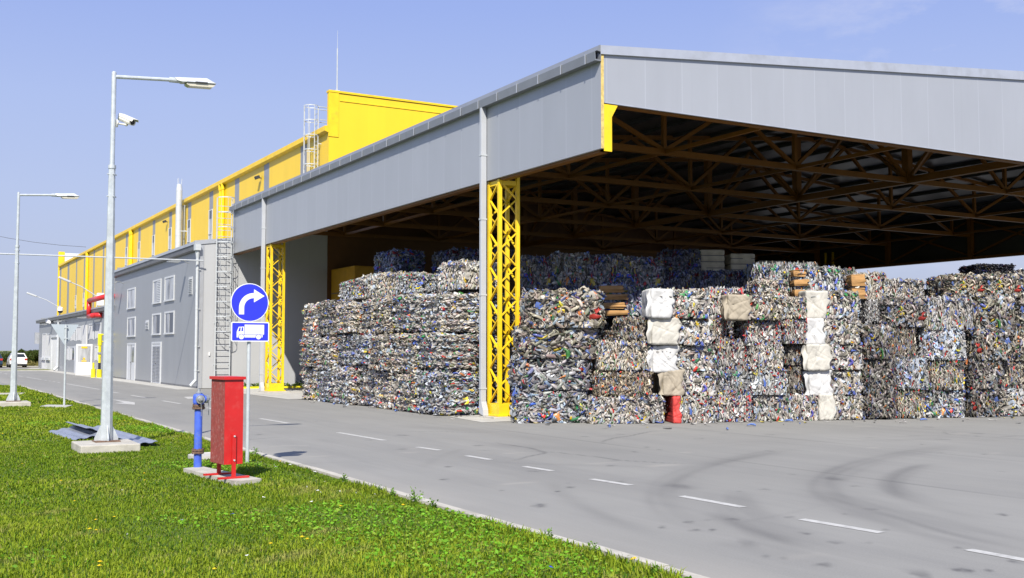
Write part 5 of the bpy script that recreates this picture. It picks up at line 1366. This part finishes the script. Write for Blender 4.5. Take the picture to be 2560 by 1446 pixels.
front('W', 0, 2525, 2650, 822, 902, 'beige-grey third bale at the right ' + IS, tint=beige)
front('W', 8, 2436, 2545, 742, 826, 'shaggy brown fourth bale at the left ' + IS, tint=greyd)
front('W', 5, 2540, 2660, 742, 826, 'shaggy grey fourth bale at the right ' + IS, tint=greyd)
front('W', 5, 2362, 2462, 688, 744, 'shaggy beige film bale leaning against the sky ' + IS, setback=.3, tint=(1.0, .96, .84), turn=.1)
front('W', 5, 2455, 2555, 684, 745, 'grey film bale on top ' + IS, setback=.25, tint=(.95, .93, .86))
front('W', 2, 2550, 2660, 676, 745, 'colourful shaggy top bale ' + IS, setback=.3)
front('W', 4, 2440, 2540, 660, 690, 'flat black film bale crowning the heap ' + IS, setback=.5, tint=(.10, .10, .13))
front('N', 4, 2322, 2368, 722, 745, 'small black bale seen against the sky gap', setback=1.6, tint=(.12, .12, .14))
for j_, (xl_, xr_) in enumerate([(2655, 2800), (2795, 2950), (2945, 3100), (3095, 3260)]):   # stacks carry on unseen past the picture's edge, added to block light
    for k_, (yt_, yb_) in enumerate([(930, 1040), (820, 934), (705, 824)]):
        front('W', (j_ * 3 + k_ * 2) % 9, xl_, xr_, yt_, yb_, ['bottom', 'middle', 'top'][k_] + ' unseen bale of the stack just past the right edge, ' + ['first', 'second', 'third', 'fourth'][j_] + ' column', setback=.6 * j_)
# shaded bales standing behind, under the roof
BG = 'shaded bales under the canopy roof behind the front stacks'
def back(key, vi, xl, xr, yt, yb, D0, label, tint=(1, 1, 1), rot=None, d_=None, cat='bale'):
    xc = (xl + xr) / 2; mpp = D0 / FPX; p0 = PD(xc, yb, D0); p1 = PD(xc, yt, D0); dm = DIM[key]; d_ = d_ or dm[1]
    z0 = max(0, p0[2]); pos = np.array([p0[0], p0[1], z0]) + E2 * d_ / 2
    return put(VAR[key][vi], dm, tuple(pos), ROT if rot is None else rot, (xr - xl) * mpp * 1.02, (p1[2] - z0) * 1.03, d_, label, BG, tint, cat, keep='cardboard end' in label)
nm = ['first', 'second', 'third', 'fourth', 'fifth', 'sixth']
for j, (xl, xr) in enumerate([(1302, 1385), (1382, 1468), (1465, 1560), (1557, 1662)]):
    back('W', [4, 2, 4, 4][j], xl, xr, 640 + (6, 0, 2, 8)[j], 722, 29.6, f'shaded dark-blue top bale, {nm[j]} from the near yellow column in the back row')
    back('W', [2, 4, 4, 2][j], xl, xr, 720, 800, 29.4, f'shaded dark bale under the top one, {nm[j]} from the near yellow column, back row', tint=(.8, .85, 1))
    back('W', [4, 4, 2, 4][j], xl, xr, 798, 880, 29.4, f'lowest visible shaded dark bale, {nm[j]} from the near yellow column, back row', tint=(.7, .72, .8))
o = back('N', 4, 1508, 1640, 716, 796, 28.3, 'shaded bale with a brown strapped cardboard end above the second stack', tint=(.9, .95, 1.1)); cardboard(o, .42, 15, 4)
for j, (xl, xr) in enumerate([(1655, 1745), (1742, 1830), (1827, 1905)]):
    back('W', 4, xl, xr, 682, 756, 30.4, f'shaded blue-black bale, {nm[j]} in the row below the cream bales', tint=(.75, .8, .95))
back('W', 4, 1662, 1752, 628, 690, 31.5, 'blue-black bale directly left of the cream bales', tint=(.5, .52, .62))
for j, (xl, xr) in enumerate([(1890, 1975), (1970, 2050)]):
    back('N', 2, xl, xr, 664, 740, 29.2, ['half-lit bottle bale in front of the low cream bales', 'half-lit bottle bale behind the cardboard-ended bale'][j], tint=(.85, .9, 1))
def cream(xl, xr, yt, yb, D0, label, rows=4):
    xc = (xl + xr) / 2; p0 = PD(xc, yb, D0); p1 = PD(xc, yt, D0); w_ = (xr - xl) * D0 / FPX; h_ = p1[2] - p0[2]; d_ = 1.1
    V, Q = rbox_grid(w_, d_, h_, .05, 22)
    t = V[:, 2] / h_ * rows % 1.0; g = np.exp(-(np.minimum(t, 1 - t) / .10) ** 2)
    c_ = np.array([0, 0, h_ / 2]); d = norm((V - c_) * [1, 1, .15]); V = V - d * (g * .045)[:, None] + d * (vnoise(V, 6, int(xl)) * .02)[:, None]
    me = big_mesh('bale', V, Q, mats=['cream']); me.polygons.foreach_set('use_smooth', [True] * len(me.polygons))
    o = bpy.data.objects.new('bale', me); COL.objects.link(o); o.location = tuple(p0 + E2 * d_ / 2); o.rotation_euler = (0, 0, ROT)
    tag(o, label, 'bale', 'cream cloth bales under the roof')
    m = MB(); k_ = 1
    for k_ in range(1, rows):
        z = h_ * k_ / rows
        m.beam((-w_ / 2 + .02, -d_ / 2 + .02, z), (w_ / 2 - .02, -d_ / 2 + .02, z), .012, .02); m.beam((-w_ / 2 + .02, -d_ / 2, z), (-w_ / 2 + .02, d_ / 2, z), .012, .02)
    s_ = m.build('baling_strap', 'dark', None, loc=(0, 0, 0)); s_.parent = o
cream(1750, 1814, 623, 686, 32.2, 'largest cream cloth bale, leftmost of those under the roof')
cream(1826, 1890, 633, 688, 32.4, 'second cream cloth bale under the roof, right of the largest')
cream(1896, 1970, 651, 700, 33.2, 'low cream cloth bale right of the two tall cream ones', 3)
cream(1969, 2026, 654, 702, 33.4, 'last cream cloth bale, above the cardboard-ended bale', 3)
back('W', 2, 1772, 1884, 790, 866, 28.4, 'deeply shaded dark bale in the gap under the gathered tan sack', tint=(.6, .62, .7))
# bales seen between the pipe, the column and the right stacks
for j, (yt, yb) in enumerate([(752, 840), (838, 930), (928, 1040)]):
    back('W', [5, 2, 0][j], 1296, 1352, yt, yb, 27.9, f'{["upper", "middle", "lower"][j]} grey bale glimpsed just behind the near yellow column', tint=greyd)

# left stack between the two columns
LG = 'bottle bales in the long left stack'
XL = 12.62; nY = 7; yA, yB = 25.65, 37.05; LY_ = (yB - yA) / nY
zs = [0, 1.17, 2.27, 3.45]
lay = ['bottom', 'middle', 'upper']
tints = [(1, 1, 1), beige, bluey, (.95, .97, 1), (1.04, 1.0, .94), greyd]
ye = np.linspace(yA, yB, nY + 1) + np.r_[0, rng.normal(0, .14, nY - 1), 0]
for j in range(nY):
    cut = np.array([0, 1.14, 2.26, 3.42]) + np.r_[0, rng.normal(0, .075, 2), rng.uniform(-.22, .10)]
    xc_ = rng.normal(0, .05)
    for r_ in range(3):
        bb_ = rng.uniform(1.08, 1.34); yc = (ye[j] + ye[j + 1]) / 2; h_ = cut[r_ + 1] - cut[r_]; vi = (j * 3 + r_ * 5) % 8
        o = put(VAR['L'][vi], DIM['L'], (XL + .62 + xc_ + rng.normal(0, .06), yc, cut[r_]), rng.normal(0, .045), 1.24, h_ * 1.0, (ye[j + 1] - ye[j]) * .985, '', LG, tuple(bb_ * q_ for q_ in tints[int(rng.integers(0, 6))]))
        pos_ = 'nearest the yellow column' if j == 0 else ('at the far left end' if j == nY - 1 else f'{nm[j]} from the yellow column' if j < 4 else f'{nm[nY - 1 - j]} from the far left end')
        o['label'] = f'{lay[r_]}-layer mixed bottle bale of the long left stack, {pos_}'
# second file behind, showing above and at the near end
for r_, (z0, z1) in enumerate(((0, 1.15), (1.15, 2.2), (2.2, 3.3))):
    put(VAR['L'][(r_ + 1) % 4], DIM['L'], (XL + 1.95 + .1 * (r_ == 1), 26.45, z0), math.pi / 2 * 0 + .02, 1.25, z1 - z0, 1.6, f'{lay[r_]}-layer bale behind the grey downpipe at the near end of the left stack', LG, greyd)
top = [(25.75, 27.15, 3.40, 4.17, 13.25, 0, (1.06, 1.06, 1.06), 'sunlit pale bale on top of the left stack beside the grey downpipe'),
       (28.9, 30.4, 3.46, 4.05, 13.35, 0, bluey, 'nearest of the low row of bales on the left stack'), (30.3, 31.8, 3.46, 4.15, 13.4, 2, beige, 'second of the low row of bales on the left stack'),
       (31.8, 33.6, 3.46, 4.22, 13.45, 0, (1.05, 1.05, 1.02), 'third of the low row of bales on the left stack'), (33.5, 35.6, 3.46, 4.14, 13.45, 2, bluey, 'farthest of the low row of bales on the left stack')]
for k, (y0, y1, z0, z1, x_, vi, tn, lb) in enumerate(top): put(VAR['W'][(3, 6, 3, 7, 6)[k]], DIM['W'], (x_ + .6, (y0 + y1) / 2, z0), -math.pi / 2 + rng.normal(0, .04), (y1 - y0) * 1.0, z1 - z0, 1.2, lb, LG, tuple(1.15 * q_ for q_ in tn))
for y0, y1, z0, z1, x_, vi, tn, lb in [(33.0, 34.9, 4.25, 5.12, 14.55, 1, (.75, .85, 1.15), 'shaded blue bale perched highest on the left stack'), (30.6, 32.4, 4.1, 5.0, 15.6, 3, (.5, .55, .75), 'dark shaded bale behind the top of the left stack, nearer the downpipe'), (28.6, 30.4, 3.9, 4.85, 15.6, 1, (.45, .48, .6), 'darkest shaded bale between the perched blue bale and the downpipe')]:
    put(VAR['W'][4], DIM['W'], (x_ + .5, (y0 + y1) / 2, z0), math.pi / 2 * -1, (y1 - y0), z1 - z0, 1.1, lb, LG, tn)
# loose scraps fallen at the foot of the stacks
def scrap_mesh(seed, pal):
    r = np.random.default_rng(seed); t = TPL[r.integers(0, NT)] * 1.0; V = t[:, [0, 1, 2]].copy(); V[:, 2] -= V[:, 2].min()
    me = big_mesh('crushed_bottle', V, BQ, cols=np.tile(pick(r, pal, 1), (len(V), 1)), mats=['bottle']); return me
SCR = [scrap_mesh(k, PAL_CLEAR if k < 5 else PAL_CAN) for k in range(8)]
pts = [(1140 + 14 * k, 1041 + rng.uniform(0, 7)) for k in range(4)] + [(780 + 55 * k, 1004 + 5.5 * k + rng.uniform(0, 6)) for k in range(6)] + [(x_, ybase(x_) + abs(rng.normal(0, 6)) + 1) for x_ in rng.uniform(1310, 2560, 55)] + [(x_, 1003 + (x_ - 770) * .105 + abs(rng.normal(0, 5))) for x_ in rng.uniform(770, 1150, 18)]
for k, (x, y) in enumerate(pts):
    o = bpy.data.objects.new('crushed_bottle', SCR[k % 8]); COL.objects.link(o); g = G(x, y); o.location = (g[0], g[1], .006); o.rotation_euler = (0, 0, rng.uniform(0, 6)); s_ = rng.uniform(.35, .95); o.scale = (s_, s_, s_)
    tag(o, 'loose crushed bottle lying on the asphalt along the foot of the bale stacks', 'bottle', 'loose crushed bottles fallen from the bales')
# ------------------------------------------------------------------ lawn grass, flowers and weeds
parts = [blades(150000, 5.5, 12.5, .043, .0075, seed=1), blades(90000, 12.5, 21, .046, .011, seed=2), blades(60000, 21, 36, .05, .018, seed=3), blades(40000, 36, 57.6, .07, .034, seed=4)]
# longer tufts hanging over the kerb
parts.append(blades(12000, 6, 34, .075, .010, xlo=LX - .25, seed=5, bright=.95))
off = 0; Vs, Qs, Ts, Cs = [], [], [], []
for V_, q_, t_, c_ in parts: Vs.append(V_); Qs.append(q_ + off); Ts.append(t_ + off); Cs.append(c_); off += len(V_)
me = big_mesh('grass', np.concatenate(Vs), np.concatenate(Qs), np.concatenate(Ts), np.concatenate(Cs), ['grass'])
o = bpy.data.objects.new('grass', me); COL.objects.link(o); tag(o, 'short green grass of the lawn', 'grass', None, 'stuff')
def leaf_cloud(name, P, size, cols, r, flat=.5, mat='leaf'):
    n = len(P); a = norm(r.normal(0, 1, (n, 3)) * [1, 1, flat]); b = norm(np.cross(a, norm(r.normal(0, 1, (n, 3)) + [0, 0, .6])))
    s = (size * r.uniform(.6, 1.3, n))[:, None]
    V = np.stack([P - a * s, P + b * s * .55, P + a * s, P - b * s * .55], 1).reshape(-1, 3)
    return big_mesh(name, V, np.arange(n * 4).reshape(-1, 4), cols=np.repeat(cols, 4, 0), mats=[mat])
r = np.random.default_rng(77)
# broad-leaved clover and dandelion leaves in patches
n = 40000; y = r.uniform(6.0, 30, n); x = LX - np.abs(r.normal(0, 1, n)) ** 1.1 * 2.1
k = in_view(x, y) & (x < LX - .03); x, y = x[k], y[k]
d_ = lawn_noise(x, y, 1.3, 21) + .45 * np.exp(-((x - 4.2) / .9) ** 2 - ((y - 8.6) / 2.0) ** 2) * 2
k = d_ + r.normal(0, .06, len(x)) > .28; x, y = x[k], y[k]
for P_ in HOLES: k = ~in_poly(x, y, P_); x, y = x[k], y[k]
P = np.stack([x, y, .045 + LZ - .03 + .04 * r.random(len(x))], 1)
c = np.array([.16, .36, .022]) * r.uniform(.7, 1.35, (len(x), 1))
dd_ = (r.random(len(P)) < .25)[:, None]; c = np.where(dd_, np.array([.26, .40, .04]), c)
me = leaf_cloud('clover', P, .016 * r.uniform(.6, 1.5, len(P)), c, r, .35); o = bpy.data.objects.new('clover', me); COL.objects.link(o); tag(o, 'bright green clover leaves in patches on the lawn', 'clover', None, 'stuff')
# white clover heads
n = 9000; y = r.uniform(7, 45, n); x = r.uniform(-9, LX - .1, n); k = in_view(x, y); x, y = x[k], y[k]
k = lawn_noise(x, y, .9, 33) > .30; x, y = x[k], y[k]; k = r.random(len(x)) < .30; x, y = x[k], y[k]
for P_ in HOLES: k = ~in_poly(x, y, P_); x, y = x[k], y[k]
P = np.stack([x, y, .075 + LZ - .03 + .02 * r.random(len(x))], 1)
P = np.repeat(P, 3, 0); c = np.tile([.62, .62, .56], (len(P), 1)); sz = .011
me = leaf_cloud('clover_flowers', P, sz, c, r, 1.0); o = bpy.data.objects.new('clover_flowers', me); COL.objects.link(o); tag(o, 'tiny white clover heads scattered over the lawn', 'flowers', None, 'stuff')
# dandelions, one by one
def dandelion():
    t = bpy.data.objects.new('dandelion', None); COL.objects.link(t); tag(t, 'yellow dandelion flower in the lawn', 'dandelion', 'yellow dandelions in the lawn')
    m = MB(); m.tube((0, 0, 0), (.01, .004, .085), .0035, n=5); m.build('stem', 'stem', t)
    m = MB()
    for k in range(14):
        a = k * 2.4; rr = .026 if k < 9 else .014; z = .085 + (.0 if k < 9 else .008)
        d = np.array([math.cos(a), math.sin(a), 0]); s = np.array([-d[1], d[0], 0]); c0 = np.array([.01, .004, z])
        m.add([c0 - s * .004, c0 + d * rr + s * -.006 + [0, 0, .004], c0 + d * rr + s * .006 + [0, 0, .004], c0 + s * .004], [(0, 1, 2, 3)])
    m.ball((.01, .004, .088), .013, sc=(1, 1, .6)); m.build('flower_head', 'flower', t)
    return t
D0 = dandelion(); first = True
for x, y in [(704, 918 / 2.844 * 1 + 0), ]: pass
DP_ = [(247, 1422), (248, 1430), (222, 1336), (241, 1309), (287, 1301), (151, 1210), (186, 1259), (239, 1335), (677, 1373), (755, 1358), (767, 1361), (536, 1437), (361, 1206), (1600, 1410), (1622, 1411), (56, 1163), (20, 1060), (25, 1066), (58, 1058), (126, 1043), (215, 1027), (312, 1055), (8, 1089), (360, 1190), (700, 1160), (850, 1275), (1010, 1275)]
for x, y in DP_:
    o = D0 if first else copy_tree(D0); first = False
    g = G(x, min(y + 5, 1446), LZ); o.location = (min(g[0], LX - .06), g[1], LZ); o.rotation_euler = (0, 0, rng.uniform(0, 6)); s = rng.uniform(.55, .85) * (1.0 if y > 1150 else 1.25); o.scale = (s, s, s)
# scraps of plastic blown on to the grass
m = MB(); LIT = []
for k, (col, mt) in enumerate((('white', 'white'), ('pale blue', 'sheet_blue'), ('blue', 'sign_blue'))):
    me = bpy.data.meshes.new('litter'); rr = random.Random(k)
    vs_ = [((i % 3 - 1) * .035 + rr.uniform(-.01, .01), (i // 3 - 1) * .025 + rr.uniform(-.01, .01), .02 + rr.uniform(0, .035)) for i in range(9)]
    me.from_pydata(vs_, [], [(0, 1, 4, 3), (1, 2, 5, 4), (3, 4, 7, 6), (4, 5, 8, 7)]); me.materials.append(M[mt]); LIT.append((me, col))
for k, (x, y) in enumerate([(580, 1287, ), (455, 1301), (795, 1228), (778, 1256), (305, 1227), (690, 1168), (725, 1163), (787, 1181), (617, 1391), (1055, 1244), (1377, 1420), (660, 1245)]):
    me, cn_ = LIT[(2, 1, 0, 0, 0, 0, 0, 0, 0, 0, 2, 0)[k]]
    o = bpy.data.objects.new('litter', me); COL.objects.link(o); g = G(x, y, LZ + .03); o.location = (g[0], g[1], LZ + .02); o.rotation_euler = (0, 0, rng.uniform(0, 6)); o.scale = (.5, .5, .5)
    tag(o, f'small {cn_} plastic scrap lying in the lawn', 'litter', f'{cn_} plastic scraps in the grass')
# tall weeds along the kerb
def weed(x, y, h, label, heads='seed'):
    t = thing('weed', (x, y, LZ), label, 'weed', 'tall weeds along the kerb')
    m = MB()
    for k in range(5):
        a = rng.uniform(0, 6.28); l = h * rng.uniform(.45, 1.0); q_ = (x + math.cos(a) * l * .35, y + math.sin(a) * l * .2, LZ + l)
        mid = ((x + q_[0]) / 2 - .02 * math.cos(a), y, LZ + l * .6); m.path([(x, y, LZ), mid, q_], .0035, 4)
    m.build('stem', 'stem', t)
    r_ = np.random.default_rng(int(x * 977 + y * 31) % 9999); n = 70
    P_ = np.stack([x + r_.normal(0, h * .22, n), y + r_.normal(0, h * .16, n), LZ + np.abs(r_.normal(0, h * .33, n))], 1)
    me = leaf_cloud('leaf', P_, .017, np.array([.13, .25, .025]) * r_.uniform(.6, 1.4, (n, 1)), r_, .8); o = bpy.data.objects.new('leaves', me); COL.objects.link(o); o.parent = t; o.location = (-x, -y, -LZ)
for (x, y, h), lb in zip([(1000, 1240, .16), (1115, 1268, .24), (1185, 1246, .34), (1410, 1352, .22), (1490, 1388, .25), (652, 1140, .28), (905, 1203, .2), (1640, 1440, .2)],
                         ['low leafy weed on the kerb left of the dry stalk', 'dark tangled weed at the kerb by the dry stalk', 'tall dry grass stalk leaning over the road', 'weed at the kerb below the long road dash', 'wispy weed with dark seed heads at the kerb', 'yellow-flowered weed at the kerb behind the sign post', 'grass tuft on the kerb right of the sign shadow', 'bushy weed at the bottom corner of the lawn']):
    g = G(x, y, LZ); weed(min(g[0], LX - .05), g[1], h * .55, lb)
# weeds strip by the annex
n = 900; P = np.stack([r.uniform(12.5, 19, n), r.uniform(48.35, 49.2, n), np.abs(r.normal(.06, .07, n))], 1)
k = ~((P[:, 0] > 12.5) & (P[:, 0] < 13.5) & (P[:, 1] > 49.0)); P = P[k]
me = leaf_cloud('weeds', P, .09, np.array([.11, .18, .03]) * r.uniform(.5, 1.4, (len(P), 1)), r, .8); o = bpy.data.objects.new('weeds', me); COL.objects.link(o); tag(o, 'strip of weeds at the foot of the annex end wall', 'weeds', None, 'stuff')

# ------------------------------------------------------------------ far bushes
def bush(x, y, w_, h_, seed, label):
    r_ = np.random.default_rng(seed); t = thing('bush', (x, y, 0), label, 'bush', 'bushes beyond the parked cars')
    m = MB()
    for k in range(4): a = r_.uniform(0, 6.28); m.tube((x, y, -.05), (x + math.cos(a) * w_ * .25, y + math.sin(a) * .5, h_ * .6), .06, .025, 6)
    m.build('trunk', 'bark', t)
    C = np.stack([r_.normal(0, w_ * .27, 14), r_.normal(0, .7, 14), r_.uniform(.18, .82, 14) * h_], 1); R = r_.uniform(.16, .30, 14) * h_
    n = 5200; k = r_.integers(0, 14, n); d = norm(r_.normal(0, 1, (n, 3))); P_ = C[k] + d * (R[k] * r_.uniform(.5, 1.08, n))[:, None]
    P_ = P_[P_[:, 2] > .02]; P_ += [x, y, 0]
    c_ = np.array([.060, .095, .022]) * r_.uniform(.5, 1.5, (len(P_), 1)); c_[r_.random(len(P_)) < .12] = (.12, .12, .03)
    me = leaf_cloud('crown', P_, .075, c_, r_, .9); o = bpy.data.objects.new('crown', me); COL.objects.link(o); o.parent = t; o.location = (-x, -y, 0)
for k, (px_, top, w_, lb) in enumerate([(-40, 884, 4, 'bush just outside the left edge, behind the dark car'), (5, 885, 3.4, 'dark bush at the left edge behind the dark blue car'), (25, 884, 3.2, 'low bush just left of the far lamp pole'),
                                         (58, 889, 2.8, 'lowest bush, directly above the white car'), (72, 877, 2.6, 'bush right of the white car, medium height'), (90, 872, 3.4, 'tallest bush, against the end of the low annex'), (112, 878, 4, 'bush half hidden behind the low annex'), (150, 880, 5, 'bush mostly hidden behind the low annex')]):
    p_ = PD(px_, 912, 128 + 2 * (k % 2)); zt = PD(px_, top, 128)[2]; bush(p_[0], p_[1], w_, zt * 1.0, 500 + k, lb)
n = 22000; a = r.uniform(-60, 140, n); hgt = 2.5 + 1.2 * np.sin(a * .13) + .8 * np.sin(a * .41 + 1)
P = np.stack([a * 2.2, 330 + r.normal(0, 5, n), r.random(n) * hgt * .4], 1)
me = leaf_cloud('distant_wood', P, .30, np.array([.055, .085, .03]) * r.uniform(.6, 1.4, (n, 1)), r, .8); o = bpy.data.objects.new('distant_wood', me); COL.objects.link(o); tag(o, 'low line of distant woods on the horizon', 'woods', None, 'stuff')
# dry grass in front of the bushes
n = 5000; P = np.stack([r.uniform(-8, 22, n), r.uniform(126.2, 131, n), np.abs(r.normal(.15, .18, n))], 1)
me = leaf_cloud('dry_grass', P, .16, np.array([.22, .20, .07]) * r.uniform(.6, 1.3, (n, 1)), r, 1.4, 'grass'); o = bpy.data.objects.new('dry_grass', me); COL.objects.link(o); tag(o, 'rough dry grass in front of the far bushes', 'grass', None, 'stuff')

# ------------------------------------------------------------------ parked cars (seen from behind)
def car(cx_, cy_, paint, label):
    t = thing('parked_car', (cx_, cy_, 0), label, 'car', 'cars parked at the far end of the road')
    # side profile (y forward, z) lofted across half-widths
    prof = [(0, .35, .78), (0.02, .62, .82), (.05, .88, .82), (.12, .98, .80), (.55, 1.42, .60), (.85, 1.46, .58), (1.9, 1.44, .58), (2.55, 1.0, .76), (3.5, .86, .74), (3.75, .62, .76), (3.8, .35, .74)]
    vs = []; fs = []
    for y, z, hw in prof: vs += [(cx_ - hw, cy_ + y, z), (cx_ + hw, cy_ + y, z)]
    n = len(prof)
    for i in range(n - 1): fs.append((2 * i, 2 * i + 1, 2 * i + 3, 2 * i + 2))
    lo_ = len(vs)
    vs += [(cx_ - .80, cy_ + .0, .30), (cx_ + .80, cy_ + .0, .30), (cx_ - .78, cy_ + 3.8, .30), (cx_ + .78, cy_ + 3.8, .30), (cx_ - .83, cy_ + .15, .92), (cx_ + .83, cy_ + .15, .92), (cx_ - .80, cy_ + 2.6, .95), (cx_ + .80, cy_ + 2.6, .95)]
    fs += [(0, 2, 4, 6, lo_ + 4, lo_ + 6, 16, 18, 20, lo_ + 2, lo_), (1, lo_ + 1, lo_ + 3, 21, 19, 17, lo_ + 7, lo_ + 5, 7, 5, 3), (lo_ + 4, 8, 10, 12, 14, lo_ + 6), (lo_ + 5, lo_ + 7, 15, 13, 11, 9), (6, 8, lo_ + 4), (7, lo_ + 5, 9), (14, 16, lo_ + 6), (15, lo_ + 7, 17), (0, lo_, lo_ + 1, 1), (lo_, lo_ + 2, lo_ + 3, lo_ + 1), (20, 21, lo_ + 3, lo_ + 2)]
    MB().add(vs, fs).build('body', paint, t, bevel=.03)
    m = MB(); m.add([(cx_ - .66, cy_ + .17, 1.04), (cx_ + .66, cy_ + .17, 1.04), (cx_ + .52, cy_ + .49, 1.37), (cx_ - .52, cy_ + .49, 1.37)], [(0, 1, 2, 3)]); m.build('rear_window', 'glass_dark', t)
    for s in (-1, 1):
        m = MB(); m.add([(cx_ + s * .82, cy_ + .5, .98), (cx_ + s * .81, cy_ + 2.4, .98), (cx_ + s * .62, cy_ + 1.8, 1.38), (cx_ + s * .64, cy_ + .75, 1.38)], [(0, 1, 2, 3)]); m.build('side_window', 'glass_dark', t)
        m = MB(); m.box(min(cx_ + s * .56, cx_ + s * .80), max(cx_ + s * .56, cx_ + s * .80), cy_ + .0, cy_ + .06, .74, .92); m.build('tail_lamp', 'tail', t)
        for y in (.72, 3.1):
            m = MB(); m.tube((cx_ + s * .64, cy_ + y, .30), (cx_ + s * .83, cy_ + y, .30), .30, n=18); wh = m.build('wheel', 'tyre', t)
            m = MB(); m.tube((cx_ + s * .82, cy_ + y, .30), (cx_ + s * .84, cy_ + y, .30), .18, n=14); m.build('rim', 'alu', wh)
    m = MB(); m.box(cx_ - .8, cx_ + .8, cy_ - .08, cy_ + .1, .34, .58); m.build('bumper', paint, t, bevel=.04)
    m = MB(); m.box(cx_ - .26, cx_ + .26, cy_ - .095, cy_ - .082, .42, .53); m.build('number_plate', 'white', t)
    m = MB(); m.box(cx_ - .78, cx_ + .78, cy_ - .02, cy_ + .2, .2, .33); m.build('underbody', 'black', t)
    return t
g = PD(46, 917, 108); car(g[0], g[1], 'car_white', 'white hatchback seen from behind, right of the far lamp pole')
g = PD(-16, 919, 106); car(g[0], g[1], 'car_blue', 'dark blue car cut by the left edge of the picture')
